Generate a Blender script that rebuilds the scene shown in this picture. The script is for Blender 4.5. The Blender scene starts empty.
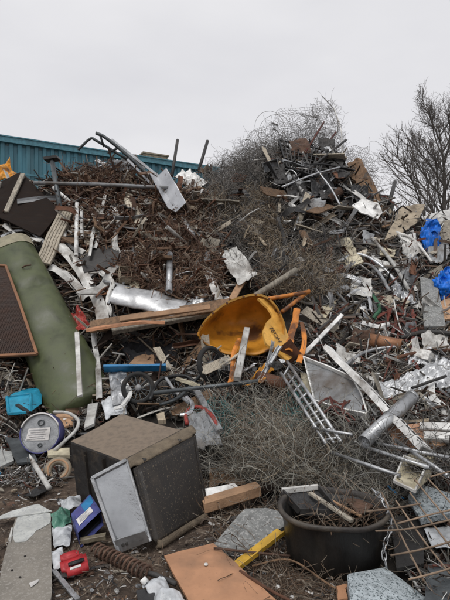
import bpy, bmesh, math, random
import numpy as np
from mathutils import Vector, Matrix, noise, Euler

random.seed(7)
RNG = np.random.default_rng(11)
SC = bpy.context.scene
COL = SC.collection
F, CX, CY, EYE = 471.0, 225.0, 300.0, 1.6

# ------------------------------------------------------------------ camera
cam = bpy.data.cameras.new('camera')
cam.sensor_fit = 'VERTICAL'
cam.angle = 2 * math.atan(300 / F)
cam.clip_start, cam.clip_end = 0.05, 2000
cam_o = bpy.data.objects.new('camera', cam)
COL.objects.link(cam_o)
cam_o.location = (0, 0, EYE)
cam_o.rotation_euler = (math.radians(90), 0, 0)
SC.camera = cam_o

# ------------------------------------------------------------------ shape of the heap: distance of its surface along each line of sight
ROWS = [640, 600, 560, 520, 480, 450, 420, 390, 360, 330, 300, 260, 220, 180, 140, 80]
TAB = {0:   [2.22, 2.51, 2.90, 3.43, 4.19, 5.00, 5.65, 6.20, 6.60, 7.00, 7.40, 8.0, 8.6, 9.4, 10.3, 11.8],
       225: [2.22, 2.51, 2.90, 3.42, 4.05, 4.50, 5.00, 5.50, 6.00, 6.50, 7.05, 7.8, 8.6, 9.4, 10.2, 11.6],
       450: [2.16, 2.45, 2.78, 3.15, 3.55, 3.95, 4.45, 5.05, 5.70, 6.40, 7.10, 8.0, 9.0, 10.0, 11.0, 12.5]}

def D(px, py):
    """distance (along y) of the heap or ground surface seen through photo point px, py"""
    py = max(80, min(640, py))
    for i in range(len(ROWS) - 1):
        if ROWS[i + 1] <= py:
            break
    t = (ROWS[i] - py) / (ROWS[i] - ROWS[i + 1])
    v = {k: a[i] + (a[i + 1] - a[i]) * t for k, a in TAB.items()}
    q = max(-100, min(550, px))
    d = v[0] + (v[225] - v[0]) * q / 225 if q < 225 else v[225] + (v[450] - v[225]) * (q - 225) / 225
    for hx, hy, sx, sy, k in ((150, 352, 62, 20, .55), (205, 372, 45, 20, .35), (232, 332, 50, 26, .45), (0, 372, 45, 14, -.35)):      # hollows under the overhanging planks and hopper
        d += k * math.exp(-((px - hx) / sx) ** 2 - ((py - hy) / sy) ** 2)
    amp = max(0.0, min(1.0, (440 - py) / 60)) * 0.22
    if amp:
        d += amp * noise.noise((px / 38.0, py / 30.0, 3.1)) + amp * .5 * noise.noise((px / 15.0, py / 13.0, 9.1))
    return d

def W(px, py, d):
    return Vector(((px - CX) / F * d, d, EYE - (py - CY) / F * d))

def S(px, py, lift=0.0):
    """a point on the heap, lifted off its surface towards the viewer's side"""
    return W(px, py, D(px, py) - lift)

def G(px, py, z=0.0):
    """a point at height z (ground by default) seen at photo point"""
    d = (EYE - z) * F / (py - CY)
    return W(px, py, d)

class Pl:
    """a real plane through three points; call it with a photo point to get the point on it"""
    def __init__(s, a, b, c):
        s.o = a; s.n = (b - a).cross(c - a).normalized()
    def __call__(s, px, py, off=0.0):
        r = W(px, py, 1.0) - Vector((0, 0, EYE))
        e = Vector((0, 0, EYE))
        t = (s.o - e).dot(s.n) / r.dot(s.n)
        n = s.n if s.n.dot(r) < 0 else -s.n
        return e + r * t + n * off

def interp(knots, x):
    for (a, b), (c, d) in zip(knots, knots[1:]):
        if x <= c:
            return b + (d - b) * max(0, min(1, (x - a) / (c - a)))
    return knots[-1][1]

RIDGE = [(-260, 200), (0, 186), (40, 182), (60, 169), (100, 165), (150, 173), (190, 190), (222, 174), (245, 161), (264, 151),
         (282, 146), (328, 146), (346, 162), (358, 180), (375, 196), (400, 212), (450, 222), (720, 240)]

# ------------------------------------------------------------------ tags and objects
def tag(o, label=None, cat=None, group=None, kind=None):
    for k, v in (('label', label), ('category', cat), ('group', group), ('kind', kind)):
        if v:
            o[k] = v
    return o

def root(name, loc, label, cat, group=None):
    o = bpy.data.objects.new(name, None)
    o.empty_display_size = .1
    COL.objects.link(o)
    o.location = loc
    return tag(o, label, cat, group)

def mesh_obj(name, V, Fc, m, parent=None, smooth=False, label=None, cat=None, group=None, kind=None):
    V = [Vector(v) for v in V]
    if parent is not None:
        base = Vector((0, 0, 0))
        p = parent
        while p is not None:
            base += p.location
            p = p.parent
    else:
        base = sum(V, Vector()) / len(V)
        base.z = min(v.z for v in V)
    me = bpy.data.meshes.new(name)
    me.from_pydata([tuple(v - base) for v in V], [], Fc)
    if smooth:
        me.polygons.foreach_set('use_smooth', [True] * len(me.polygons))
    me.materials.append(m)
    me.update()
    o = bpy.data.objects.new(name, me)
    COL.objects.link(o)
    if parent is not None:
        o.parent = parent
    else:
        o.location = base
    return tag(o, label, cat, group, kind)

class MB:
    def __init__(s):
        s.V, s.F = [], []
    def add(s, V, Fc):
        k = len(s.V)
        s.V += [Vector(v) for v in V]
        s.F += [tuple(i + k for i in f) for f in Fc]
        return s
    def build(s, name, m, parent=None, smooth=False, **kw):
        return mesh_obj(name, s.V, s.F, m, parent, smooth, **kw)
    # -- shapes
    def tube(s, pts, r, sides=7, r2=None, sub=0, hollow=0.0, caps=True):
        pts = [Vector(p) for p in pts]
        if sub and len(pts) > 2:
            pts = catmull(pts, sub)
        n = len(pts)
        t0 = (pts[1] - pts[0]).normalized()
        ref = Vector((0, 0, 1)) if abs(t0.z) < .9 else Vector((1, 0, 0))
        u = t0.cross(ref).normalized()
        rings = []
        V, Fc = [], []
        for i, p in enumerate(pts):
            t = (pts[min(i + 1, n - 1)] - pts[max(i - 1, 0)])
            t = t.normalized() if t.length > 1e-9 else t0
            u = (u - t * u.dot(t))
            u = u.normalized() if u.length > 1e-6 else t.orthogonal().normalized()
            v = t.cross(u)
            rr = r if r2 is None else r + (r2 - r) * i / (n - 1)
            for k in range(sides):
                a = 2 * math.pi * k / sides
                V.append(p + (u * math.cos(a) + v * math.sin(a)) * rr)
        for i in range(n - 1):
            for k in range(sides):
                a, b = i * sides + k, i * sides + (k + 1) % sides
                Fc.append((a, b, b + sides, a + sides))
        if hollow:
            off = len(V)
            for i, p in enumerate(pts):
                for k in range(sides):
                    q = V[i * sides + k]
                    V.append(p + (q - p) * (1 - hollow))
            for i in range(n - 1):
                for k in range(sides):
                    a, b = off + i * sides + k, off + i * sides + (k + 1) % sides
                    Fc.append((b, a, a + sides, b + sides))
            e = (n - 1) * sides
            for k in range(sides):
                k2 = (k + 1) % sides
                Fc.append((k2, k, off + k, off + k2))
                Fc.append((e + k, e + k2, off + e + k2, off + e + k))
        elif caps:
            Fc.append(tuple(range(sides - 1, -1, -1)))
            Fc.append(tuple(range((n - 1) * sides, n * sides)))
        return s.add(V, Fc)
    def bar(s, a, b, w, h, up=(0, 0, 1)):
        """a box-section bar from a to b"""
        a, b = Vector(a), Vector(b)
        t = (b - a).normalized()
        u = t.cross(Vector(up))
        u = u.normalized() if u.length > 1e-4 else t.orthogonal().normalized()
        v = u.cross(t)
        V = []
        c = min(w, h) * .12
        sec = [(-w / 2 + c, -h / 2), (w / 2 - c, -h / 2), (w / 2, -h / 2 + c), (w / 2, h / 2 - c), (w / 2 - c, h / 2),
               (-w / 2 + c, h / 2), (-w / 2, h / 2 - c), (-w / 2, -h / 2 + c)]
        for p in (a, b):
            for x, y in sec:
                V.append(p + u * x + v * y)
        Fc = [(k, (k + 1) % 8, (k + 1) % 8 + 8, k + 8) for k in range(8)] + [tuple(range(7, -1, -1)), tuple(range(8, 16))]
        return s.add(V, Fc)
    def profile(s, a, b, sec, up, warp=0.0, n=6, seed=0):
        """an open section (list of x,y) with thickness already in it, swept from a to b with small bends"""
        a, b = Vector(a), Vector(b)
        t = (b - a).normalized()
        u = t.cross(Vector(up))
        u = u.normalized() if u.length > 1e-4 else t.orthogonal().normalized()
        v = u.cross(t)
        V, Fc, k = [], [], len(sec)
        L = (b - a).length
        for i in range(n + 1):
            f = i / n
            p = a.lerp(b, f) + u * warp * L * noise.noise((f * 3, seed, 1)) + v * warp * L * noise.noise((f * 3, seed, 7))
            tw = warp * 4 * noise.noise((f * 2, seed, 13))
            for x, y in sec:
                V.append(p + u * (x * math.cos(tw) - y * math.sin(tw)) + v * (x * math.sin(tw) + y * math.cos(tw)))
        for i in range(n):
            for j in range(k):
                q, w = i * k + j, i * k + (j + 1) % k
                Fc.append((q, w, w + k, q + k))
        Fc += [tuple(range(k - 1, -1, -1)), tuple(range(n * k, n * k + k))]
        return s.add(V, Fc)
    def box(s, c, ax, ay, az):
        """a box by its centre and three half-axis vectors"""
        c, ax, ay, az = map(Vector, (c, ax, ay, az))
        V = [c + ax * i + ay * j + az * k for k in (-1, 1) for j in (-1, 1) for i in (-1, 1)]
        return s.add(V, [(0, 2, 3, 1), (4, 5, 7, 6), (0, 1, 5, 4), (2, 6, 7, 3), (0, 4, 6, 2), (1, 3, 7, 5)])
    def patch(s, fn, nu, nv, th=0.0):
        """grid surface fn(u,v)->Vector, with thickness th away from its normal"""
        P = [[Vector(fn(i / nu, j / nv)) for j in range(nv + 1)] for i in range(nu + 1)]
        V = [p for r_ in P for p in r_]
        idx = lambda i, j: i * (nv + 1) + j
        Fc = [(idx(i, j), idx(i + 1, j), idx(i + 1, j + 1), idx(i, j + 1)) for i in range(nu) for j in range(nv)]
        if th:
            N = []
            for i in range(nu + 1):
                for j in range(nv + 1):
                    a = P[min(i + 1, nu)][j] - P[max(i - 1, 0)][j]
                    b = P[i][min(j + 1, nv)] - P[i][max(j - 1, 0)]
                    c = a.cross(b)
                    N.append(c.normalized() if c.length > 1e-9 else Vector((0, 0, 1)))
            o = len(V)
            V = V + [p - q * th for p, q in zip(V, N)]
            Fc += [tuple(o + k for k in reversed(f)) for f in Fc]
            rim = [idx(i, 0) for i in range(nu + 1)] + [idx(nu, j) for j in range(1, nv + 1)] + \
                  [idx(i, nv) for i in range(nu - 1, -1, -1)] + [idx(0, j) for j in range(nv - 1, 0, -1)]
            for a, b in zip(rim, rim[1:] + rim[:1]):
                Fc.append((b, a, o + a, o + b))
        return s.add(V, Fc)
    def lathe(s, prof, c, ax, ux, segs=28, sy=1.0):
        """prof: (radius, height) pairs turned round axis ax at c; closed if the profile closes"""
        c, ax, ux = Vector(c), Vector(ax).normalized(), Vector(ux)
        ux = (ux - ax * ux.dot(ax)).normalized()
        uy = ax.cross(ux)
        V, Fc, n = [], [], len(prof)
        for k in range(segs):
            a = 2 * math.pi * k / segs
            d = ux * math.cos(a) + uy * math.sin(a) * sy
            V += [c + d * r + ax * h for r, h in prof]
        for k in range(segs):
            k2 = (k + 1) % segs
            for i in range(n - 1):
                Fc.append((k * n + i, k2 * n + i, k2 * n + i + 1, k * n + i + 1))
        if prof[0][0] > 1e-6 and (prof[0] != prof[-1]):
            Fc.append(tuple(k * n for k in range(segs - 1, -1, -1)))
            if prof[-1][0] > 1e-6:
                Fc.append(tuple(k * n + n - 1 for k in range(segs)))
        return s.add(V, Fc)
    def ring(s, c, ax, R, r, segs=28, sides=8, ux=None, arc=1.0, start=0.0):
        ax = Vector(ax).normalized()
        ux = Vector(ux) if ux is not None else ax.orthogonal()
        ux = (ux - ax * ux.dot(ax)).normalized()
        uy = ax.cross(ux)
        m = int(segs * arc)
        pts = [Vector(c) + (ux * math.cos(start + 2 * math.pi * k / segs) + uy * math.sin(start + 2 * math.pi * k / segs)) * R for k in range(m + 1)]
        return s.tube(pts, r, sides, caps=arc < 1)

def catmull(p, sub):
    out = []
    q = [p[0] * 2 - p[1]] + list(p) + [p[-1] * 2 - p[-2]]
    for i in range(1, len(q) - 2):
        for k in range(sub):
            t = k / sub
            out.append(.5 * ((2 * q[i]) + (q[i + 1] - q[i - 1]) * t + (2 * q[i - 1] - 5 * q[i] + 4 * q[i + 1] - q[i + 2]) * t * t
                             + (3 * q[i] - q[i - 1] - 3 * q[i + 1] + q[i + 2]) * t ** 3))
    out.append(q[-2])
    return out

EXC = []          # photo areas kept free of small scrap because a large thing lies there
LAND = []         # landmarks for the descriptions of small scrap

def flat_plate(P, th=.012, warp=.01, cuts=4, seed=0.0, torn=0.006, wscale=3.0):
    """closed plate from a polygon of 3-D points: fitted plane, subdivided, warped, thick"""
    n = Vector((0, 0, 0))
    for a, b in zip(P, P[1:] + P[:1]):
        n += a.cross(b)
    c = sum(P, Vector()) / len(P)
    n = n.normalized()
    if n.dot(c - Vector((0, 0, EYE))) > 0:
        n = -n
        P = P[::-1]
    bm = bmesh.new()
    bm.faces.new([bm.verts.new(p) for p in P])
    bmesh.ops.triangulate(bm, faces=bm.faces[:])
    bmesh.ops.subdivide_edges(bm, edges=bm.edges[:], cuts=cuts, use_grid_fill=True)
    bm.normal_update()
    rim = [v for v in bm.verts if v.is_boundary]
    if torn:
        for v in rim:
            k = noise.noise(v.co * 9 + Vector((seed, 0, 0))) + .6 * noise.noise(v.co * 31 + Vector((seed, 4, 0)))
            v.co += (c - v.co).normalized() * torn * (k + .3)
    for v in bm.verts:
        v.co += n * warp * (noise.noise(v.co * wscale + Vector((seed, seed, 0))) + .5 * noise.noise(v.co * wscale * 2.7 + Vector((0, seed, 5))))
    bmesh.ops.recalc_face_normals(bm, faces=bm.faces[:])
    f0 = bm.faces[0]
    if f0.normal.dot(n) < 0:
        bmesh.ops.reverse_faces(bm, faces=bm.faces[:])
    bmesh.ops.solidify(bm, geom=bm.faces[:], thickness=th)
    bm.verts.index_update()
    V = [v.co.copy() for v in bm.verts]
    Fc = [tuple(v.index for v in f.verts) for f in bm.faces]
    bm.free()
    return V, Fc

def fit_plane(pts):
    P = [S(p[0], p[1], 0) if len(p) < 3 else S(p[0], p[1], p[2]) for p in pts]
    return P

_seed = [0]
def plate(name, label, cat, px, m, lift=.15, th=.012, warp=.025, cuts=5, torn=0.010, parent=None, group=None, exc=False, smooth=False, wscale=3.0, pts=None, flatten=True):
    """a sheet, board or panel whose corners lie at photo points px on the heap (each may add its own lift)"""
    _seed[0] += 1
    if pts is None:
        P = [S(p[0], p[1], lift + (p[2] if len(p) > 2 else 0)) for p in px]
        if len(P) > 3 and flatten:
            n = Vector((0, 0, 0))
            for a, b in zip(P, P[1:] + P[:1]):
                n += a.cross(b)
            n.normalize()
            c = sum(P, Vector()) / len(P)
            e = Vector((0, 0, EYE))
            Q = []
            for p in P:
                r = p - e
                t = (c - e).dot(n) / r.dot(n) if abs(r.dot(n)) > 1e-6 else 1
                q = e + r * t
                Q.append(q if (q - p).length < .45 else p)
            P = Q
    else:
        P = pts
    V, Fc = flat_plate(P, th, warp, cuts, _seed[0] * 1.7, torn, wscale)
    if exc:
        EXC.append([(p[0], p[1]) for p in px])
    return mesh_obj(name, V, Fc, m, parent, smooth, label=label, cat=cat, group=group)

def pole(name, label, cat, px, r, m, lift=.2, sides=8, sub=6, hollow=0.0, parent=None, group=None, r2=None):
    """a rod, pipe, post or hose through photo points on the heap"""
    mb = MB()
    mb.tube([S(p[0], p[1], lift + (p[2] if len(p) > 2 else 0)) for p in px], r, sides, r2, sub, hollow)
    return mb.build(name, m, parent, True if sides > 5 else False, label=label, cat=cat, group=group)

def wide(name, label, cat, px, w, th, m, lift=.2, parent=None, group=None, up=None):
    """a straight flat or square bar between two photo points"""
    a, b = [S(p[0], p[1], lift + (p[2] if len(p) > 2 else 0)) for p in px]
    mb = MB().bar(a, b, w, th, up or (0, -.7, .7))
    return mb.build(name, m, parent, label=label, cat=cat, group=group)

def ribbon(name, label, cat, px, w, m, lift=.2, th=.006, group=None, twist=.6, parent=None):
    """a bent flat strip through photo points"""
    pts = catmull([S(p[0], p[1], lift + (p[2] if len(p) > 2 else 0)) for p in px], 6)
    _seed[0] += 1
    V, Fc = [], []
    n = len(pts)
    for i, p in enumerate(pts):
        t = (pts[min(i + 1, n - 1)] - pts[max(0, i - 1)]).normalized()
        up = Vector((0, -.8, .6))
        u = t.cross(up).normalized()
        v = u.cross(t)
        a = twist * noise.noise((i * .15, _seed[0], 0)) * 2
        uu = u * math.cos(a) + v * math.sin(a)
        vv = v * math.cos(a) - u * math.sin(a)
        ww = w * (1 + .15 * noise.noise((i * .4, _seed[0], 4)))
        V += [p - uu * ww / 2 - vv * .12 * ww, p + vv * .1 * ww, p + uu * ww / 2 - vv * .12 * ww,
              p + uu * ww / 2 - vv * (.12 * ww + th), p + vv * (.1 * ww - th), p - uu * ww / 2 - vv * (.12 * ww + th)]
    for i in range(n - 1):
        for k in range(6):
            a, b = i * 6 + k, i * 6 + (k + 1) % 6
            Fc.append((a, b, b + 6, a + 6))
    Fc += [(5, 4, 3, 2, 1, 0), tuple((n - 1) * 6 + k for k in range(6))]
    return mesh_obj(name, V, Fc, m, parent, label=label, cat=cat, group=group)

def crumple(name, label, cat, px, m, lift=.2, amp=.04, n=34, th=.004, group=None, freq=5.0, parent=None, exc=False, smooth=True):
    """a crumpled sheet stretched between four photo points"""
    _seed[0] += 1
    sd = _seed[0] * 3.3
    A, B, C, E = [S(p[0], p[1], lift + (p[2] if len(p) > 2 else 0)) for p in px]
    nn = (B - A).cross(E - A).normalized()
    def fn(u, v):
        p = A.lerp(B, u).lerp(E.lerp(C, u), v)
        q = p * freq + Vector((sd, 0, 0))
        r = noise.noise(q) + .8 * abs(noise.noise(q * 1.7 + Vector((2, 1, 0)))) - .5 * abs(noise.noise(q * 3.4)) + .22 * abs(noise.noise(q * 7.5))
        e = noise.noise_vector(p * freq * .8 + Vector((0, sd, 0)))
        return p + nn * amp * r + e * amp * .5
    if exc:
        EXC.append([(p[0], p[1]) for p in px])
    return MB().patch(fn, n, n, th).build(name, m, parent, smooth, label=label, cat=cat, group=group)

def fast_mesh(name, V, Fc, m, smooth=False, **kw):
    """numpy arrays (n,3) and quads/tris (k,c) into one object"""
    me = bpy.data.meshes.new(name)
    V = np.asarray(V, np.float32); Fc = np.asarray(Fc, np.int32)
    k = Fc.shape[1]
    me.vertices.add(len(V)); me.vertices.foreach_set('co', V.ravel())
    me.loops.add(Fc.size); me.loops.foreach_set('vertex_index', Fc.ravel())
    me.polygons.add(len(Fc))
    me.polygons.foreach_set('loop_start', np.arange(0, Fc.size, k, dtype=np.int32))
    me.polygons.foreach_set('use_smooth', np.full(len(Fc), smooth, dtype=bool))
    me.update(calc_edges=True)
    me.materials.append(m)
    o = bpy.data.objects.new(name, me)
    COL.objects.link(o)
    return tag(o, **kw)

def strand_arrays(start, dirn, L, m, curl, r, drift=0.0, grav=0.0, sides=3):
    """n random-walk wires: start (n,3), dirn (n,3), L (n,), m points each, r (n,)"""
    n = len(start)
    d = dirn / np.linalg.norm(dirn, axis=1, keepdims=True)
    turn = RNG.normal(size=(n, 3)) * curl
    P = np.zeros((n, m, 3)); P[:, 0] = start
    step = (L / (m - 1))[:, None]
    for i in range(1, m):
        turn = turn * .8 + RNG.normal(size=(n, 3)) * curl * .5
        d = d + np.cross(turn, d) + RNG.normal(size=(n, 3)) * drift
        d[:, 2] -= grav
        d /= np.linalg.norm(d, axis=1, keepdims=True)
        P[:, i] = P[:, i - 1] + d * step
    return tube_arrays(P, r, sides)

def tube_arrays(P, r, sides=3):
    n, m, _ = P.shape
    T = np.zeros_like(P)
    T[:, 1:-1] = P[:, 2:] - P[:, :-2]; T[:, 0] = P[:, 1] - P[:, 0]; T[:, -1] = P[:, -1] - P[:, -2]
    T /= np.maximum(np.linalg.norm(T, axis=2, keepdims=True), 1e-9)
    ref = np.zeros_like(T); ref[..., 0] = .577; ref[..., 1] = .577; ref[..., 2] = .577
    ref[np.abs(T[..., 0] + T[..., 1] + T[..., 2]) > 1.6] = (.8, -.6, 0)
    U = np.cross(T, ref); U /= np.maximum(np.linalg.norm(U, axis=2, keepdims=True), 1e-9)
    Vv = np.cross(T, U)
    a = np.arange(sides) * 2 * np.pi / sides
    rr = np.asarray(r)
    rr = rr[:, None, None, None] if rr.ndim == 1 else rr[:, :, None, None]
    R = P[:, :, None, :] + (U[:, :, None, :] * np.cos(a)[:, None] + Vv[:, :, None, :] * np.sin(a)[:, None]) * rr
    V = R.reshape(-1, 3)
    i, j, k = np.meshgrid(np.arange(n), np.arange(m - 1), np.arange(sides), indexing='ij')
    b = (i * m + j) * sides
    k2 = (k + 1) % sides
    Fc = np.stack([b + k, b + k2, b + sides + k2, b + sides + k], -1).reshape(-1, 4)
    return V, Fc

def in_poly(x, y, poly):
    c = False
    for (x1, y1), (x2, y2) in zip(poly, poly[1:] + poly[:1]):
        if (y1 > y) != (y2 > y) and x < (x2 - x1) * (y - y1) / (y2 - y1) + x1:
            c = not c
    return c

def sample(poly, n, rnd=random, exc=True):
    xs, ys = [p[0] for p in poly], [p[1] for p in poly]
    out, tries = [], 0
    while len(out) < n and tries < n * 40:
        tries += 1
        x, y = rnd.uniform(min(xs), max(xs)), rnd.uniform(min(ys), max(ys))
        if in_poly(x, y, poly) and not (exc and any(in_poly(x, y, e) for e in EXC)):
            out.append((x, y))
    return out
# ------------------------------------------------------------------ materials
def _n(nt, t, **kw):
    n = nt.nodes.new(t)
    for k, v in kw.items():
        setattr(n, k, v)
    return n

def mat(name, col, rough=.6, metal=0.0, dirt=.35, dirtcol=(.085, .06, .04), scale=7.0, bump=.25, vary=.3, stretch=(1, 1, 1),
        objvar=.25, dust=0.0, dustcol=(.26, .2, .14), fleck=None, fleckscale=60, fleckat=.52, island=None, spec=.4, rust=0.0):
    m = bpy.data.materials.new(name)
    m.use_nodes = True
    nt = m.node_tree
    L = nt.links.new
    bs = nt.nodes['Principled BSDF']
    tc = _n(nt, 'ShaderNodeTexCoord')
    mp = _n(nt, 'ShaderNodeMapping')
    mp.inputs['Scale'].default_value = stretch
    L(tc.outputs['Object'], mp.inputs['Vector'])
    oi = _n(nt, 'ShaderNodeObjectInfo')
    def nz(sc, det=6, ro=.6, vec=mp):
        q = _n(nt, 'ShaderNodeTexNoise', noise_dimensions='4D')
        q.inputs['Scale'].default_value = sc; q.inputs['Detail'].default_value = det; q.inputs['Roughness'].default_value = ro
        L(vec.outputs[0], q.inputs['Vector'])
        mu = _n(nt, 'ShaderNodeMath', operation='MULTIPLY'); mu.inputs[1].default_value = 37.0
        L(oi.outputs['Random'], mu.inputs[0]); L(mu.outputs[0], q.inputs['W'])
        return q
    def ramp(src, a, b, lo=0.0, hi=1.0):
        q = _n(nt, 'ShaderNodeMapRange'); q.inputs[1].default_value = a; q.inputs[2].default_value = b
        q.inputs[3].default_value = lo; q.inputs[4].default_value = hi
        L(src, q.inputs[0]); return q.outputs[0]
    def mix(f, a, b):
        q = _n(nt, 'ShaderNodeMix', data_type='RGBA')
        if isinstance(f, float): q.inputs[0].default_value = f
        else: L(f, q.inputs[0])
        for s, v in ((6, a), (7, b)):
            if isinstance(v, tuple): q.inputs[s].default_value = (*v, 1)
            else: L(v, q.inputs[s])
        return q.outputs[2]
    n1, n2, n3 = nz(scale), nz(scale * .4, 4), nz(scale * 6, 4, .7)
    if island:
        ge = _n(nt, 'ShaderNodeNewGeometry')
        cr = _n(nt, 'ShaderNodeValToRGB')
        cr.color_ramp.interpolation = 'CONSTANT' if len(island) > 4 else 'LINEAR'
        els = cr.color_ramp.elements
        while len(els) < len(island): els.new(.5)
        for i, (e, c) in enumerate(zip(els, island)):
            e.position = i / len(island); e.color = (*c, 1)
        L(ge.outputs['Random Per Island'], cr.inputs[0])
        base = cr.outputs[0]
        hsv0 = _n(nt, 'ShaderNodeHueSaturation'); L(base, hsv0.inputs['Color'])
        L(ramp(n1.outputs['Fac'], .3, .7, 1 - vary, 1 + vary), hsv0.inputs['Value'])
        c = hsv0.outputs[0]
    else:
        lo = tuple(x * (1 - vary) for x in col); hi = tuple(min(1, x * (1 + vary * .7)) for x in col)
        c = mix(ramp(n1.outputs['Fac'], .35, .65), lo, hi)
    if fleck:
        vo = nz(fleckscale, 2, .8)
        c = mix(ramp(vo.outputs['Fac'], fleckat, fleckat + .09), c, fleck)
    if rust:
        c = mix(ramp(n2.outputs['Fac'], .62 - rust * .4, .68 - rust * .3, 0, .95), c, (.14, .055, .022))
    if dirt:
        c = mix(ramp(n2.outputs['Fac'], .75 - dirt * .5, .85 - dirt * .3, 0, min(.9, dirt * 1.6)), c, dirtcol)
        c = mix(ramp(n3.outputs['Fac'], .60, .70, 0, dirt), c, tuple(x * .6 for x in dirtcol))
    if dust:
        ge2 = _n(nt, 'ShaderNodeNewGeometry')
        sx = _n(nt, 'ShaderNodeSeparateXYZ'); L(ge2.outputs['Normal'], sx.inputs[0])
        up = ramp(sx.outputs['Z'], .35, .75)
        mu = _n(nt, 'ShaderNodeMath', operation='MULTIPLY'); L(up, mu.inputs[0]); L(ramp(n1.outputs['Fac'], .30, .56, dust * .62, dust), mu.inputs[1])
        c = mix(mu.outputs[0], c, dustcol)
    if objvar:
        hs = _n(nt, 'ShaderNodeHueSaturation')
        L(ramp(oi.outputs['Random'], 0, 1, 1 - objvar, 1 + objvar), hs.inputs['Value'])
        L(c, hs.inputs['Color']); c = hs.outputs[0]
    L(c, bs.inputs['Base Color'])
    L(ramp(n1.outputs['Fac'], .3, .7, max(.05, rough - .15), min(1, rough + .15)), bs.inputs['Roughness'])
    bs.inputs['Metallic'].default_value = metal
    bs.inputs['Specular IOR Level'].default_value = spec
    if bump:
        bp = _n(nt, 'ShaderNodeBump'); bp.inputs['Strength'].default_value = bump; bp.inputs['Distance'].default_value = .02
        ad = _n(nt, 'ShaderNodeMath', operation='ADD')
        L(n1.outputs['Fac'], ad.inputs[0]); L(n3.outputs['Fac'], ad.inputs[1])
        L(ad.outputs[0], bp.inputs['Height']); L(bp.outputs[0], bs.inputs['Normal'])
    return m

M = {}
def dm(key, *a, **k):
    M[key] = mat(key, *a, **k)
dm('grey_paint', (.26, .27, .28), .5, dirt=.55)
dm('pale_paint', (.55, .545, .52), .5, dirt=.55)
dm('white_paint', (.74, .74, .72), .45, dirt=.55)
dm('cream_paint', (.52, .47, .34), .5, dirt=.55)
dm('beige', (.36, .30, .22), .7, dirt=.55)
dm('rust', (.13, .06, .035), .85, dirt=.3, bump=.5, vary=.5)
dm('brown_rust', (.10, .058, .04), .85, dirt=.3, bump=.5, vary=.5)
dm('red_rust', (.135, .036, .025), .8, dirt=.35, bump=.4)
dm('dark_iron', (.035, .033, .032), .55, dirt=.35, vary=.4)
dm('black_plastic', (.018, .018, .019), .45, dirt=.35, dirtcol=(.11, .085, .06))
dm('dark_brown', (.022, .015, .012), .85, dirt=.3, stretch=(1, 1, 5), spec=.15)
dm('galvanised', (.42, .43, .44), .38, metal=.75, dirt=.3, vary=.35)
dm('aluminium', (.62, .63, .65), .32, metal=.85, dirt=.2, vary=.2, scale=4)
dm('bright_foil', (.50, .51, .52), .42, metal=.55, dirt=.15, scale=9)
dm('wood_grey', (.30, .27, .22), .85, dirt=.3, stretch=(5, 5, .6), bump=.4, vary=.45)
dm('wood_pale', (.44, .39, .31), .85, dirt=.25, stretch=(5, 5, .8), bump=.4, vary=.4)
dm('wood_brown', (.17, .105, .062), .85, dirt=.3, stretch=(4, 4, 1), bump=.4, vary=.45)
dm('wood_tan', (.36, .22, .13), .8, dirt=.3, bump=.3)
dm('red_paint', (.27, .035, .027), .4, dirt=.3)
dm('red_plastic', (.40, .03, .035), .4, dirt=.15)
dm('blue_plastic', (.025, .21, .45), .4, dirt=.25)
dm('blue_bag', (.006, .145, .62), .4, dirt=.06, vary=.4, scale=14)
dm('turquoise', (.02, .27, .42), .4, dirt=.25)
dm('violet_plastic', (.07, .07, .24), .4, dirt=.2)
dm('purple_card', (.055, .065, .21), .5, dirt=.15, vary=.6, scale=9)
dm('orange_paint', (.56, .20, .035), .5, dirt=.3, rust=.25)
dm('yellow_paint', (.66, .29, .03), .45, dirt=.36, rust=.12, vary=.3, scale=4)
dm('ochre_paint', (.62, .34, .07), .5, dirt=.25, rust=.12)
dm('yellow_strip', (.60, .36, .04), .5, dirt=.3, rust=.15)
dm('copper', (.40, .20, .11), .5, metal=.5, dirt=.3)
dm('green_paint', (.03, .11, .055), .5, dirt=.3)
dm('green_tank', (.066, .078, .034), .45, dirt=.35, dirtcol=(.045, .07, .025), vary=.35, scale=5, objvar=0, bump=.05, fleck=(.05, .042, .026), fleckscale=38, fleckat=.64)
dm('tank_edge', (.34, .31, .22), .75, dirt=.3)
dm('mesh_brown', (.06, .035, .026), .8, dirt=.25)
dm('edge_brown', (.22, .11, .06), .8, dirt=.2)
dm('bin_black', (.016, .013, .011), .45, dirt=.4, dirtcol=(.055, .042, .03), scale=7, bump=.10, objvar=0, fleck=(.15, .12, .08), fleckscale=75, fleckat=.60, stretch=(1.6, 1.6, .5))
dm('bin_dusty', (.022, .020, .019), .6, dirt=.45, dirtcol=(.10, .075, .05), dust=1.0, dustcol=(.195, .152, .113), scale=24, bump=.25, objvar=0)
dm('mud_lip', (.17, .135, .095), .85, dirt=.5, scale=18, bump=.6, objvar=0)
dm('tub_black', (.013, .0125, .012), .42, dirt=.38, dirtcol=(.05, .04, .03), scale=6, stretch=(1.5, 1.5, .4), objvar=0)
dm('tub_lip', (.035, .03, .027), .5, dirt=.55, dirtcol=(.12, .10, .075), scale=9, objvar=0)
dm('water', (.01, .009, .008), .08, dirt=0, bump=.02, spec=.6)
dm('tan_board', (.43, .225, .125), .6, dirt=.48, dirtcol=(.20, .12, .075), scale=6, vary=.12, bump=.12, objvar=0)
dm('stone_grey', (.20, .205, .20), .9, dirt=.25, scale=12, bump=.5, fleck=(.34, .34, .33), fleckscale=55)
dm('granite', (.34, .38, .40), .7, dirt=.12, scale=30, bump=.3, fleck=(.06, .08, .085), fleckscale=75)
dm('board_tan', (.235, .215, .185), .85, dirt=.3, scale=6, bump=.25, vary=.2, fleck=(.30, .28, .25), fleckscale=60)
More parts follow.
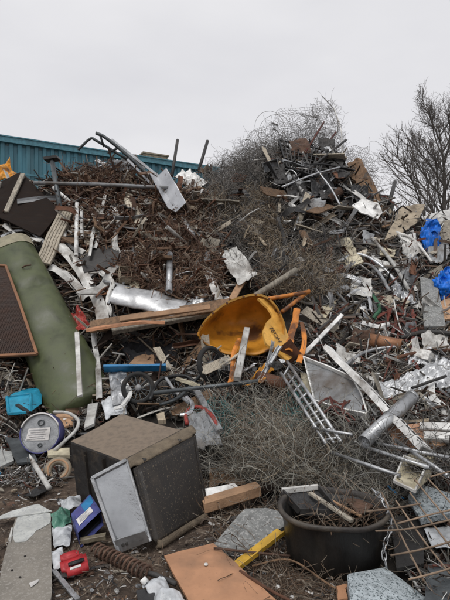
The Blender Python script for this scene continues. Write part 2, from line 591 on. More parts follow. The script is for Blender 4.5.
dm('board_white', (.47, .48, .46), .7, dirt=.2, scale=9, vary=.2, fleck=(.36, .37, .37), fleckscale=45)
dm('steel_tray', (.40, .41, .42), .2, metal=.85, dirt=.12, scale=2.2, vary=.3, objvar=0, rust=.06)
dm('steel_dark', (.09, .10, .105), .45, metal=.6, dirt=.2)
dm('polythene', (.46, .48, .50), .3, dirt=.4, scale=9)
dm('green_glass', (.10, .26, .19), .25, dirt=.2)
dm('tyre', (.02, .02, .02), .8, dirt=.4, dirtcol=(.10, .085, .07))
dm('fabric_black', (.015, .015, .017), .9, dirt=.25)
dm('ink', (.02, .018, .016), .7, dirt=0, objvar=0)
dm('paper', (.62, .60, .58), .8, dirt=.12)
dm('text_grey', (.32, .32, .33), .8, dirt=0)
dm('shed_teal', (.07, .20, .255), .5, dirt=.4, dirtcol=(.055, .11, .125), scale=1.6, vary=.3, stretch=(1, 1, .12), bump=0, objvar=0)
dm('shed_trim', (.085, .23, .285), .5, dirt=.15, bump=0)
dm('shed_roof', (.22, .26, .27), .6, bump=0)
dm('bark', (.10, .09, .08), .9, dirt=.2, bump=.4, objvar=0)
dm('twig', (.12, .105, .095), .9, dirt=0, bump=0, objvar=0)
dm('mud', (.075, .052, .037), .85, dirt=.5, dirtcol=(.038, .027, .02), scale=5.2, bump=1.0, vary=.45, objvar=0, fleck=(.15, .115, .085), fleckscale=16)
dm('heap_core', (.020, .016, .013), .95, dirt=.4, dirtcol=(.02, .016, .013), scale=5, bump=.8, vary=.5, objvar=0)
# many small pieces in one mass: each piece takes its own tone
dm('swarf', None, .8, dirt=.15, bump=0, objvar=0, vary=.35, island=[(.03, .016, .011), (.075, .037, .024), (.12, .062, .038), (.19, .13, .09)])
dm('hay_wire', None, .75, dirt=.1, bump=0, objvar=0, vary=.3, island=[(.04, .036, .032), (.09, .083, .076), (.15, .135, .12), (.25, .235, .215)])
dm('top_wire', None, .7, dirt=.0, bump=0, objvar=0, vary=.2, island=[(.05, .045, .04), (.09, .08, .072), (.15, .14, .13), (.2, .19, .18)])
dm('bundle_wire', None, .7, dirt=.1, bump=0, objvar=0, vary=.3, island=[(.07, .055, .04), (.14, .115, .088), (.18, .175, .15), (.27, .26, .225)])
dm('teal_wire', (.04, .15, .15), .6, dirt=.2, bump=0)
dm('twigs', None, .85, dirt=.1, bump=0, objvar=0, vary=.3, island=[(.045, .028, .018), (.09, .055, .034), (.13, .085, .055), (.16, .13, .10)])
dm('litter_left', None, .7, dirt=.5, bump=.15, objvar=0, vary=.3, island=[(.11, .06, .038), (.20, .19, .17), (.045, .03, .023), (.30, .27, .22), (.14, .09, .055), (.05, .046, .042), (.45, .43, .39), (.07, .035, .025), (.025, .02, .017), (.24, .2, .15)])
dm('litter_right', None, .65, dirt=.5, bump=.15, objvar=0, vary=.3, island=[(.13, .128, .12), (.32, .31, .29), (.035, .03, .027), (.50, .50, .48), (.12, .04, .027), (.2, .165, .13), (.06, .056, .052), (.10, .065, .045), (.02, .018, .016), (.22, .22, .225), (.045, .028, .02), (.08, .075, .07)])
dm('litter_ground', None, .75, dirt=.4, bump=.15, objvar=0, vary=.3, island=[(.07, .05, .037), (.13, .10, .075), (.03, .026, .023), (.23, .19, .15), (.42, .41, .39), (.055, .05, .047)])
dm('litter_shade', None, .7, dirt=.4, bump=.15, objvar=0, vary=.3, island=[(.02, .018, .016), (.035, .03, .026), (.07, .045, .032), (.03, .03, .03), (.12, .11, .10), (.045, .025, .018), (.02, .02, .02)])  # near-black tones paint the darkness of the hollow and behind the rebar
dm('litter_swarf', None, .8, dirt=.3, bump=.15, objvar=0, vary=.35, island=[(.09, .045, .028), (.14, .08, .05), (.05, .028, .02), (.22, .17, .13), (.11, .055, .033), (.3, .28, .25), (.16, .1, .065), (.07, .04, .028)])
dm('straw_wire', None, .8, dirt=.1, bump=0, objvar=0, vary=.3, island=[(.06, .04, .025), (.14, .098, .064), (.21, .16, .11), (.31, .26, .19)])
dm('dark_wire', None, .7, dirt=.1, bump=0, objvar=0, vary=.3, island=[(.02, .018, .017), (.045, .042, .04), (.085, .08, .075), (.15, .145, .135)])
dm('dark_red', (.085, .022, .016), .75, dirt=.4, bump=.4)
dm('pale_metal', (.70, .71, .72), .40, metal=.5, dirt=.3, scale=5)
dm('faded_ink', (.055, .03, .014), .8, dirt=.3, objvar=0)
dm('rebar', (.23, .165, .115), .8, dirt=.3, bump=.3)
# ------------------------------------------------------------------ sky and sun
SUN_EL, SUN_AZ = math.radians(62), math.radians(200)     # soft overcast light from high behind the viewer
w = bpy.data.worlds.new('World'); SC.world = w; w.use_nodes = True
nt = w.node_tree; nt.nodes.clear()
out = nt.nodes.new('ShaderNodeOutputWorld'); bg = nt.nodes.new('ShaderNodeBackground')
sky = nt.nodes.new('ShaderNodeTexSky'); sky.sky_type = 'NISHITA'; sky.sun_disc = False
sky.sun_elevation = SUN_EL; sky.sun_rotation = SUN_AZ; sky.dust_density = 4; sky.air_density = 1.0
hs = nt.nodes.new('ShaderNodeHueSaturation'); hs.inputs['Saturation'].default_value = .12
nt.links.new(sky.outputs[0], hs.inputs['Color'])
tc = nt.nodes.new('ShaderNodeTexCoord'); mp = nt.nodes.new('ShaderNodeMapping'); mp.inputs['Scale'].default_value = (1.2, 1.2, 3.2)
nz = nt.nodes.new('ShaderNodeTexNoise'); nz.inputs['Scale'].default_value = 1.6; nz.inputs['Detail'].default_value = 4; nz.inputs['Roughness'].default_value = .5
nt.links.new(tc.outputs['Generated'], mp.inputs[0]); nt.links.new(mp.outputs[0], nz.inputs['Vector'])
cr = nt.nodes.new('ShaderNodeValToRGB')                     # the cloud deck: a nearly even grey with slow darker drifts
cr.color_ramp.elements[0].position = .3; cr.color_ramp.elements[0].color = (7.55, 7.55, 7.95, 1)
cr.color_ramp.elements[1].position = .7; cr.color_ramp.elements[1].color = (8.9, 8.85, 9.1, 1)
nt.links.new(nz.outputs['Fac'], cr.inputs[0])
mx = nt.nodes.new('ShaderNodeMix'); mx.data_type = 'RGBA'; mx.inputs[0].default_value = .9
nt.links.new(hs.outputs[0], mx.inputs[6]); nt.links.new(cr.outputs[0], mx.inputs[7])
nt.links.new(mx.outputs[2], bg.inputs['Color']); bg.inputs['Strength'].default_value = .1
nt.links.new(bg.outputs[0], out.inputs[0])
sl = bpy.data.lights.new('sun', 'SUN'); sl.energy = 1.5; sl.angle = math.radians(22); sl.color = (1, .97, .93)
so = bpy.data.objects.new('sun', sl); COL.objects.link(so)
so.rotation_euler = (math.radians(28), 0, math.radians(-20))
SC.view_settings.view_transform = 'Standard'; SC.view_settings.look = 'None'
SC.view_settings.exposure = 0; SC.view_settings.gamma = 1; SC.view_settings.use_curve_mapping = False
SC.cycles.use_denoising = True
SC.cycles.max_bounces = 6

# ------------------------------------------------------------------ ground: one sheet to the horizon, fine and uneven near the viewer
def ground():
    xs = np.concatenate([[-400, -120, -40, -15, -7], np.arange(-3.6, 3.61, .035), [7, 15, 40, 120, 400]])
    ys = np.concatenate([[-60, -10, 0, 1.2], np.arange(1.9, 7.0, .035), [8.5, 12, 20, 40, 100, 250, 600]])
    X, Y = np.meshgrid(xs, ys, indexing='ij')
    Z = np.zeros_like(X)
    for i in range(len(xs)):
        for j in range(len(ys)):
            if abs(xs[i]) < 3.6 and 1.5 < ys[j] < 7:
                p = Vector((xs[i], ys[j], 0))
                Z[i, j] = .026 * noise.noise(p * 2.2) + .016 * noise.noise(p * 7) + .014 * abs(noise.noise(p * 15)) - .015
    V = np.stack([X, Y, Z], -1).reshape(-1, 3)
    i, j = np.meshgrid(np.arange(len(xs) - 1), np.arange(len(ys) - 1), indexing='ij')
    b = i * len(ys) + j
    Fc = np.stack([b, b + len(ys), b + len(ys) + 1, b + 1], -1).reshape(-1, 4)
    fast_mesh('ground', V, Fc, M['mud'], True, kind='structure')
ground()

def mound():
    cols = list(range(-300, 761, 5))
    V, Fc = [], []
    NR, NB = 110, 12
    for px in cols:
        top = interp(RIDGE, px) + 6
        last = None
        for k in range(NR):
            py = 470 + (top - 470) * k / (NR - 1)
            if 225 < px:
                py = 470 + 130 * min(1, (px - 225) / 160) + (top - 470 - 130 * min(1, (px - 225) / 160)) * k / (NR - 1)
            p = S(px, py)
            p.z = max(-.04, p.z - .035)
            q = p * 3.0
            p += Vector((0, -.05, .05)) * (noise.noise(q) + .7 * noise.noise(q * 2.6)) * min(1, max(0, p.z) * 2.5)
            V.append(p); last = p
        for k in range(1, NB + 1):
            f = k / NB
            V.append(Vector((last.x * (1 + .03 * f), last.y + 5.5 * f, last.z * (1 - f) ** 1.4 - .05 * f + .25 * noise.noise((px / 30, f * 4, 2)) * (1 - f) * f)))
    n = NR + NB
    for i in range(len(cols) - 1):
        for j in range(n - 1):
            a = i * n + j
            Fc.append((a, a + n, a + n + 1, a + 1))
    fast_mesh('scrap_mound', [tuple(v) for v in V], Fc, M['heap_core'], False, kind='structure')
mound()

# ------------------------------------------------------------------ teal shed beyond the heap
def shed():
    z = 10.25
    A, B = Vector((-11.94, 25.0, 0)), Vector((-2.24, 30.2, 0))
    t = (B - A).normalized(); nrm = Vector((t.y, -t.x, 0))
    A = A - t * 9; B = B + t * 2.0
    L = (B - A).length
    r = root('corrugated_shed', A.lerp(B, .5), 'teal corrugated metal shed rising behind the scrap heap', 'shed')
    pitch, dep = .42, .075
    pr = []
    k = int(L / pitch)
    for i in range(k):
        for f, o in ((0, 0), (.42, 0), (.5, dep), (.92, dep)):
            pr.append(A + t * (i + f) * pitch + nrm * o)
    V = [p.copy() for p in pr] + [p + Vector((0, 0, z - .28)) for p in pr]
    n = len(pr)
    mesh_obj('wall', V, [(i, i + 1, i + 1 + n, i + n) for i in range(n - 1)], M['shed_teal'], r)
    mb = MB()
    up = Vector((0, 0, 1))
    for hz in (3.2, 6.1, 8.4):
        mb.box(A.lerp(B, .5) + up * hz + nrm * (dep + .012), t * L / 2, nrm * .006, up * .05)
    mb.build('sheet_lap', M['shed_teal'], r)
    mb = MB()
    mb.box(A.lerp(B, .5) + up * (z - .14) + nrm * .1, t * L / 2, nrm * .14, up * .14)
    mb.box(A.lerp(B, .5) + up * (z + .03) + nrm * .12, t * L / 2, nrm * .17, up * .03)
    mb.build('gutter', M['shed_trim'], r)
    MB().box(A.lerp(B, .5) - nrm * 6 + up * (z + .25), t * L / 2, nrm * 6 + up * -.6, up * .06).build('roof', M['shed_roof'], r)
    c = A + t * (L - 2.0 - 2.2)
    mb = MB().box(c - nrm * .8 + up * (z + .22), t * .78, nrm * .5, up * .2)
    mb.box(c - nrm * .8 + up * (z + .45), t * .86, nrm * .58, up * .045)
    for q in (-.5, 0, .5):
        mb.box(c - nrm * .29 + t * q + up * (z + .22), t * .17, nrm * .02, up * .12)
    mb.build('roof_vent', M['beige'], r)
shed()

# ------------------------------------------------------------------ bare winter trees
def bare_tree(base, H, r0, label, lean, seed, n1=34, low=.36, spread=.42, tr=.012, group=None, dens=1.0):
    rnd = random.Random(seed)
    t = root('bare_tree', base, label, 'tree', group)
    def path(p, d, L, n, up, wob):
        pts = [p.copy()]
        for i in range(n):
            d = (d + Vector((rnd.gauss(0, wob), rnd.gauss(0, wob), rnd.gauss(0, wob) + up))).normalized()
            p = p + d * (L / n)
            pts.append(p.copy())
        return pts
    tp = [base + Vector((lean * (i / 12) ** 1.3 * H + .12 * math.sin(i * .9), .1 * math.sin(i), H * i / 12)) for i in range(13)]
    MB().tube(tp, r0, 9, r0 * .12, 3).build('trunk', M['bark'], t, True)
    lim = MB(); tw = [[], []]
    A, B, C = [], [], []
    def tang(pts, i):
        return (pts[min(i + 1, len(pts) - 1)] - pts[max(0, i - 1)]).normalized()
    def side(d, ang, az):
        o = d.orthogonal().normalized()
        o = Matrix.Rotation(az, 3, d) @ o
        return (d * math.cos(ang) + o * math.sin(ang)).normalized()
    for k in range(n1):
        f = low + (1 - low) * (k + rnd.random() * .7) / n1 * .97
        i = min(11, int(f * 12)); p = tp[i].lerp(tp[i + 1], f * 12 - i)
        L = H * spread * (1.15 - .72 * f) * rnd.uniform(.8, 1.2)
        d = side(Vector((0, 0, 1)), rnd.uniform(.75, 1.15) * (1.12 - .6 * f), k * 2.4 + rnd.random())
        rb = r0 * .28 * (1.15 - .8 * f) + .010
        b = path(p, d, L, 9, .03, .07)
        lim.tube(b, rb, 6, rb * .3, 2)
        for q in range(int(9 * dens)):
            g = .18 + .8 * (q + rnd.random()) / (9 * dens); j = min(8, int(g * 9)); p2 = b[j].lerp(b[j + 1], g * 9 - j)
            L2 = L * .42 * (1.15 - g * .6) * rnd.uniform(.7, 1.2)
            b2 = path(p2, side(tang(b, j), rnd.uniform(.4, .8), rnd.random() * 6.28), L2, 6, .06, .13)
            A.append((b2, max(.011, rb * .42)))
            for s_ in range(int(6 * dens)):
                h = .15 + .8 * (s_ + rnd.random()) / (6 * dens); j2 = min(5, int(h * 6)); p3 = b2[j2].lerp(b2[j2 + 1], h * 6 - j2)
                b3 = path(p3, side(tang(b2, j2), rnd.uniform(.4, .85), rnd.random() * 6.28), L2 * .5 * rnd.uniform(.6, 1.2), 4, .05, .15)
                B.append((b3, tr))
                for u in range(2):
                    p4 = b3[1 + u * 2]
                    C.append((path(p4, side(tang(b3, 2), rnd.uniform(.4, .9), rnd.random() * 6.28), L2 * .28 * rnd.uniform(.6, 1.2), 3, .04, .15), tr * .75))
    lim.build('limbs', M['bark'], t, True)
    Vs, Fs, o = [], [], 0
    for grp in (A, B, C):
        P = np.array([[tuple(q - base) for q in g[0]] for g in grp]); R = np.array([g[1] for g in grp])
        V, Fc = tube_arrays(P, np.linspace(1, .55, P.shape[1])[None, :] * R[:, None], 3)
        Vs.append(V); Fs.append(Fc + o); o += len(V)
    c = fast_mesh('crown', np.concatenate(Vs), np.concatenate(Fs), M['twig'])
    c.parent = t
bare_tree(Vector((9.42, 20, 0)), 8.9, .19, 'tall bare winter tree with fanned dark branches beyond the heap', -.03, 3, n1=24, low=.36, spread=.54, tr=.0072, dens=1.5)
# ------------------------------------------------------------------ the top of the heap
plate('panel', 'dark brown board propped on the heap in front of the teal shed', 'board', [(-8, 186), (20, 172), (61, 211), (40, 236), (-8, 214)], M['dark_brown'], .5, .03, .02, exc=True)
EXC[-1] = [(-8, 186), (20, 172), (61, 211), (40, 236)]
wide('wooden_batten', 'pale narrow batten lying across the dark brown board', 'batten', [(23, 174), (6, 212)], .085, .04, M['wood_grey'], .62)
t = root('capped_post', S(56, 207, .55), 'grey metal post with a flat cap plate behind the long level pole', 'post')
mb = MB().tube([S(60, 208, .6), S(52, 160, .6)], .045, 10); mb.build('post', M['steel_dark'], t, True)
MB().box(S(52, 159, .6), (.13, 0, .02), (0, .12, 0), (-.01, 0, .025)).build('cap_plate', M['dark_iron'], t)
pole('scaffold_pole', 'long level grey pole laid over the brown wire near the top', 'pole', [(34, 183), (100, 184.5), (168, 188)], .036, M['grey_paint'], .68)
a, b = S(66.5, 211, .45), S(42, 264, .45)
sec = []
for k in range(5):                                                # four raised boards with grooves between
    x0 = -.125 + k * .05
    sec += [(x0, .012), (x0 + .004, .03), (x0 + .042, .03), (x0 + .046, .012)]
sec += [(.125, -.02), (-.125, -.02)]
MB().profile(a, b, sec, (.1, -.75, .65), .01, 10, 4).build('grooved_plank', M['wood_pale'], label='pale weathered grooved plank propped between dark board and olive tank', cat='plank')
EXC.append([(58, 208), (76, 213), (52, 270), (32, 260)])
pole('white_post', 'taller of two thin white posts standing in the rusty swarf', 'post', [(77, 203), (76, 256)], .033, M['white_paint'], .52, hollow=.2)
pole('white_post', 'shorter of two thin white posts standing in the rusty swarf', 'post', [(81.5, 208), (82, 237)], .028, M['white_paint'], .52, hollow=.2)
ribbon('metal_ribbon', 'slim pale crooked strip running down through the rusty swarf', 'strip', [(106, 190), (101, 212), (93, 232), (89, 256)], .06, M['pale_paint'], .52)
plate('panel', 'black flat panel below the rusty swarf above the silver casing', 'panel', [(78, 254), (116, 243), (123, 262), (84, 273)], M['dark_iron'], .4, .02, .02, exc=True)
ribbon('metal_ribbon', 'long twisted grey ribbon curving down beside the olive tank', 'strip', [(58, 244), (72, 258), (86, 280), (98, 300), (104, 326)], .17, M['pale_paint'], .42, twist=.4)
ribbon('metal_ribbon', 'short pale ribbon branching off the long twisted grey ribbon', 'strip', [(50, 266), (62, 272), (76, 285), (86, 298)], .14, M['pale_paint'], .36, twist=.4)
ribbon('metal_ribbon', 'arched white strip hooking over the twisted grey ribbon', 'strip', [(84, 280), (92, 272), (104, 270), (110, 278)], .09, M['white_paint'], .36)
plate('card', 'narrow cream card stuck upright above the silver casing', 'card', [(126, 264), (134, 262), (140, 288), (131, 292)], M['cream_paint'], .38, .008, .02)
# silver casing: half-round trunking with a flange
def casing():
    a, b = S(115, 294, .45), S(186, 312, .45)
    t = (b - a).normalized(); v = Vector((0, -.55, .83)); v = (v - t * v.dot(t)).normalized(); u = t.cross(v)
    sec = []
    for k in range(21):
        an = math.pi * (k / 20)
        sec.append((.24 * math.cos(an), .11 * math.sin(an)))
    sec += [(x * .95, y * .95) for x, y in reversed(sec)]
    r = root('silver_casing', (a + b) / 2, 'silver half-round metal casing lying above the rust edged planks', 'casing')
    mb = MB().profile(a, b, sec, v, .05, 48, 3)
    for q in mb.V:
        q += Vector(noise.noise_vector(q * 2)) * .03 + Vector((0, -.03, .03)) * (.8 * abs(noise.noise(q * 3.2)))
    mb.build('shell', M['pale_metal'], r, True)
    mb = MB(); mb.box(a.lerp(b, .02) + v * .02, u * .29, t * .015, v * .02); mb.box(a - v * .01 - u * .25, u * .02, t * .3, v * .012)
    mb.build('flange', M['galvanised'], r)
    EXC.append([(112, 282), (190, 300), (184, 322), (110, 308)])
casing()
crumple('crumpled_sheet', 'grey crumpled sheet between silver casing and yellow hopper', 'sheet', [(168, 306), (206, 294), (232, 298), (196, 316)], M['galvanised'], .4, .05)
pole('ribbed_pipe', 'upright grey ribbed pipe at the foot of the swarf slope', 'pipe', [(170, 254), (169, 292)], .05, M['galvanised'], .55, hollow=.15)
crumple('crumpled_sheet', 'pale crumpled sheet metal square draped above the yellow hopper', 'sheet', [(219, 254), (236, 246), (258, 275), (238, 283)], M['pale_paint'], .5, .05, smooth=False, exc=True)
pole('round_pole', 'grey-brown round pole slanting up from the yellow hopper rim', 'pole', [(252, 298), (296, 270)], .045, M['wood_grey'], .75)
wide('wooden_batten', 'brown batten leaning below the pale crumpled square', 'batten', [(247, 272), (232, 300)], .1, .04, M['wood_tan'], .45)
wide('wooden_batten', 'flat grey-white batten leaning in the dark gap above the planks', 'batten', [(206, 268), (219, 300)], .12, .03, M['pale_paint'], .38)
wide('wooden_batten', 'slim beige batten next to the ribbed pipe', 'batten', [(203, 268), (199, 304)], .08, .03, M['beige'], .33)
# planks under the casing
wide('rusty_plank', 'long rust edged plank reaching under the yellow hopper', 'plank', [(90, 327), (230, 304)], .20, .05, M['wood_brown'], .5)
wide('rusty_plank', 'thick grey beam lying along the rust edged plank', 'beam', [(112, 330), (212, 312)], .12, .09, M['wood_grey'], .5)
wide('rusty_plank', 'thin tan plank uppermost under the silver casing', 'plank', [(120, 319), (210, 307)], .09, .03, M['wood_tan'], .6)
ribbon('metal_ribbon', 'copper brown curled strip along the plank tips by silver casing', 'strip', [(86, 330), (110, 326), (140, 322), (165, 322)], .06, M['copper'], .75)
for a in ([(88, 325), (238, 300), (226, 322), (110, 336)],):
    EXC.append(a)

# olive green tank and brown mesh door
def tank():
    a, b = S(12, 250, .55), S(84, 412, .75)
    b = W(84, 412, 5.75)
    t = (b - a).normalized()
    v = Vector((.12, -.86, .50)); v = (v - t * v.dot(t)).normalized(); u = t.cross(v)
    if u.x < 0: u = -u
    r = root('storage_tank', (a + b) / 2 + Vector((0, 0, -.9)), 'large olive green dented metal tank leaning on the heap', 'tank')
    Wd, Dp, R = .30, .27, .24
    sec = []
    for cx, cy, s0 in ((Wd - R, Dp - R, 0), (-Wd + R, Dp - R, 90), (-Wd + R, -Dp + R, 180), (Wd - R, -Dp + R, 270)):
        for k in range(6):
            an = math.radians(s0 + k * 18)
            sec.append((cx + R * math.cos(an), cy + R * math.sin(an)))
    L = (b - a).length
    n = 40
    V, Fc = [], []
    k = len(sec)
    dents = [(.13, .02, .03, .04), (.23, .12, .06, .08), (.36, .12, .07, .10), (.62, .0, .2, .04)]
    for i in range(n + 1):
        f = i / n
        sc = 1.0 + .25 * f
        for x, y in sec:
            p = a + t * L * f + u * x * sc * 1.12 + v * y
            if y > .1:
                for df, dx, ds, dd in dents:
                    q = ((f - df) * L) ** 2 + (x - dx) ** 2
                    p -= v * dd * math.exp(-q / (ds * ds))
            p += v * .015 * noise.noise(p * 3)
            V.append(p)
    for i in range(n):
        for j in range(k):
            q, w_ = i * k + j, i * k + (j + 1) % k
            Fc.append((q, w_, w_ + k, q + k))
    Fc += [tuple(range(k - 1, -1, -1)), tuple(range(n * k, n * k + k))]
    mesh_obj('shell', V, Fc, M['green_tank'], r, True)
    V2 = []
    for f in (-.012, .055):
        for x, y in sec:
            V2.append(a + t * L * f + u * x * (1 + .25 * f) * 1.14 + v * (y + .006))
    mesh_obj('end_cap', V2, [(j, (j + 1) % k, (j + 1) % k + k, j + k) for j in range(k)] + [tuple(range(k - 1, -1, -1))], M['tank_edge'], r)
    mb = MB()
    for df, dx, ds, dd in dents[:3]:
        c = a + t * L * df + u * dx + v * (Dp - R + (R * R - max(0, abs(dx) / (1.12 * (1 + .25 * df)) - (Wd - R)) ** 2) ** .5 - dd + .008)
        mb.lathe([(0, .006), (ds * .42, .004), (ds * .46, -.02)], c, v, u, 10)
    mb.build('hole', M['ink'], r)
    for f, dx in ((.24, .09),):
        MB().tube([a + t * L * f + u * (dx - .06) + v * (Dp + .0), a + t * L * (f + .01) + u * dx + v * (Dp + .04), a + t * L * f + u * (dx + .07) + v * (Dp - .01)], .011, 6, sub=4).build('handle', M['brown_rust'], r, True)
    EXC.append([(-5, 242), (32, 240), (62, 300), (112, 420), (40, 420), (0, 360)])
tank()
def mesh_door():
    r = root('mesh_door', S(10, 357, .9), 'rusty brown mesh door with a worn orange edge leaning against olive tank', 'door')
    pl = Pl(S(6, 268, .95), W(38, 356, 5.9), W(-40, 358, 5.9))
    Q = [pl(-45, 262), pl(6, 266), pl(20, 304), pl(37, 354), pl(-45, 358)]
    mb = MB()
    for a, b in zip(Q[:4], Q[1:]):
        mb.bar(a, b, .035, .04, pl.n)
    mb.build('frame', M['edge_brown'], r)
    mb = MB()
    A, B, C, E = pl(-45, 262), pl(5, 268), pl(36, 353), pl(-45, 356)
    for i in range(46):
        f = i / 45
        mb.bar(A.lerp(B, f) if False else A.lerp(B, f), E.lerp(C, f), .014, .006, pl.n)
    for i in range(40):
        f = i / 39
        mb.bar(A.lerp(E, f), B.lerp(C, f), .010, .006, pl.n)
    mb.build('wire_grille', M['mesh_brown'], r)
    plate('backing', None, None, None, M['dark_brown'], th=.008, warp=.008, parent=r, pts=[p + Vector((.0, .03, 0)) for p in (A, B, C, E)])
    EXC.append([(-5, 262), (8, 262), (40, 358), (-5, 360)])
mesh_door()
wide('thin_lath', 'thin pale lath standing against the foot of the olive tank', 'lath', [(77, 333), (80, 396)], .055, .03, M['pale_paint'], .75)
crumple('crumpled_sheet', 'crushed red painted metal beside the upper olive tank edge', 'sheet', [(66, 314), (78, 306), (92, 326), (76, 336)], M['red_paint'], .42, .09, freq=8)
ribbon('metal_ribbon', 'shiny white strip standing upright behind the thin lath', 'strip', [(93, 330), (96, 352), (98, 372), (99, 398)], .07, M['white_paint'], .4)

# ------------------------------------------------------------------ tall things against the sky
pole('steel_rod', 'dark steel rod sticking straight up above the white crumpled sheet', 'rod', [(172, 176), (177.5, 140)], .032, M['dark_iron'], .2)
pole('steel_rod', 'dark steel rod leaning skyward at the ridge next to the wire', 'rod', [(199, 170), (207.5, 141)], .034, M['dark_iron'], .2)
def tubular_frame():
    r = root('tubular_frame', S(150, 180, .3), 'bent tubular steel chair frame jutting above the ridge before the shed', 'frame')
    d0 = D(150, 178) - .35
    P = lambda x, y, o=0: W(x, y, d0 + o)
    a = MB().tube([P(96, 133), P(106, 138), P(128, 156), P(158, 184)], .032, 8, sub=5); a.build('front_rail', M['steel_dark'], r, True)
    MB().tube([P(78, 150, .1), P(90, 139, .1), P(97, 141, .1), P(128, 160, .2)], .026, 8, sub=5).build('side_rail', M['steel_dark'], r, True)
    MB().bar(P(112, 140, .15), P(163, 180, .1), .085, .05).build('box_rail', M['galvanised'], r)
    MB().bar(P(128, 160, -.1), P(172, 206, -.1), .12, .045).build('channel_rail', M['aluminium'], r)
    for x0, y0, x1, y1 in ((100, 135, 104, 147), (118, 148, 108, 153), (136, 163, 128, 166)):
        MB().tube([P(x0, y0), P(x1, y1, .12)], .022, 6).build('stretcher', M['steel_dark'], r, True)
tubular_frame()
def vchannel():
    a, b = S(157, 177, .6), S(176, 212, .65)
    MB().profile(a, b, [(-.2, .14), (-.19, .14), (0, 0), (.12, .13), (.13, .12), (0, -.02)], (0, -.8, .6), .02, 6, 2).build('bent_channel', M['aluminium'], label='bent V-shaped silver channel hanging over the brown swarf', cat='channel')
vchannel()
EXC.append([(150, 178), (160, 172), (186, 206), (174, 214)])
crumple('crumpled_sheet', 'white crumpled sheet on the ridge between two upright rods', 'sheet', [(172, 176), (190, 168), (208, 182), (192, 194)], M['white_paint'], .35, .10, freq=4)
crumple('crumpled_sheet', 'yellow crumpled sheet on the ridge behind the dark brown board', 'sheet', [(-6, 168), (10, 160), (16, 176), (-4, 184)], M['yellow_paint'], -.2, .12, freq=4)
wide('roof_flashing', 'flat pale flashing strip lying across the swarf near the ridge', 'strip', [(96, 160), (143, 182)], .09, .015, M['galvanised'], .25)
wide('roof_flashing', 'narrow grey flashing strip crossing under the tubular frame', 'strip', [(84, 172), (118, 160)], .05, .02, M['galvanised'], .3)

# shopping-basket-like black crate and red-brown bars near the top
def crate():
    r = root('slatted_crate', S(300, 178, .4), 'black slatted crate crowning the heap under the tangled wire', 'crate')
    pl = Pl(S(280, 146, .6), S(330, 152, .6), S(300, 178, .7))
    A, B, C, E = pl(279, 140), pl(328, 151), pl(317, 177), pl(287, 167)
    dp = Vector((.05, .6, -.1))
    mb = MB()
    for i in range(11):
        f = i / 10
        mb.bar(A.lerp(B, f), E.lerp(C, f), .022, .014, pl.n)
    for i in range(7):
        f = i / 6
        mb.bar(A.lerp(E, f), B.lerp(C, f), .022, .014, pl.n)
    mb.build('slatted_base', M['dark_iron'], r)
    mb = MB()
    for P, Q in ((A, B), (B, C), (C, E), (E, A)):
        for k in range(4):
            mb.bar(P + dp * (k / 3), Q + dp * (k / 3), .03, .03, pl.n)
        for k in range(8):
            mb.bar(P.lerp(Q, k / 8), P.lerp(Q, k / 8) + dp, .02, .02)
    mb.build('slatted_side', M['black_plastic'], r)
crate()
pole('angle_bar', 'reddish-brown bar standing out of the wire above the black crate', 'bar', [(302, 158), (324, 122)], .02, M['dark_red'], .55)
pole('angle_bar', 'reddish-brown bar leaning over the black crate top corner', 'bar', [(316, 160), (336, 132)], .02, M['dark_red'], .5)
pole('angle_bar', 'long dark bar rising past the black crate to the ridge wire', 'bar', [(288, 182), (310, 168), (346, 140)], .025, M['dark_iron'], .7)
crumple('crumpled_sheet', 'dark grey crumpled lid hanging below the black crate', 'sheet', [(284, 172), (298, 176), (308, 192), (292, 190)], M['grey_paint'], .6, .06)
def wire_net(name, label, cat, corners, lift, nu, nv, r, amp, m, dz=0.0, dbl=True):
    A, B, C, E = [W(x, y, D(x, max(y, 150)) - lift) for x, y in corners]
    nn = (B - A).cross(E - A).normalized()
    _seed[0] += 1; sd = _seed[0]
    def pt(u, v):
        p = A.lerp(B, u).lerp(E.lerp(C, u), v)
        return p + Vector(noise.noise_vector(p * 1.6 + Vector((sd, 0, 0)))) * amp + Vector(noise.noise_vector(p * 5 + Vector((sd, 0, 0)))) * amp * .25
    P = np.array([[pt(i / nu, k / 23) for k in range(24)] for i in range(nu + 1)])
    Q = np.array([[pt(k / 23, i / nv) for k in range(24)] for i in range(nv + 1)])
    V1, F1 = tube_arrays(P, np.full(nu + 1, r)); V2, F2 = tube_arrays(Q, np.full(nv + 1, r))
    return mesh_obj(name, np.concatenate([V1, V2]), [tuple(f) for f in np.concatenate([F1, F2 + len(V1)]).tolist()], m, label=label, cat=cat)
wire_net('wire_netting', 'crumpled wire netting standing against the sky over the black crate', 'netting', [(262, 118), (336, 98), (344, 152), (268, 158)], -.2, 34, 22, .003, .42, M['top_wire'])
wire_net('wire_netting', 'loose wire netting drooping from the ridge towards the bare tree', 'netting', [(338, 140), (362, 146), (386, 196), (350, 180)], .1, 14, 16, .0032, .35, M['top_wire'])
wire_net('wire_netting', 'torn wire netting bristling beside the leaning steel rod', 'netting', [(238, 146), (262, 128), (270, 160), (230, 172)], .05, 14, 12, .0034, .35, M['top_wire'])
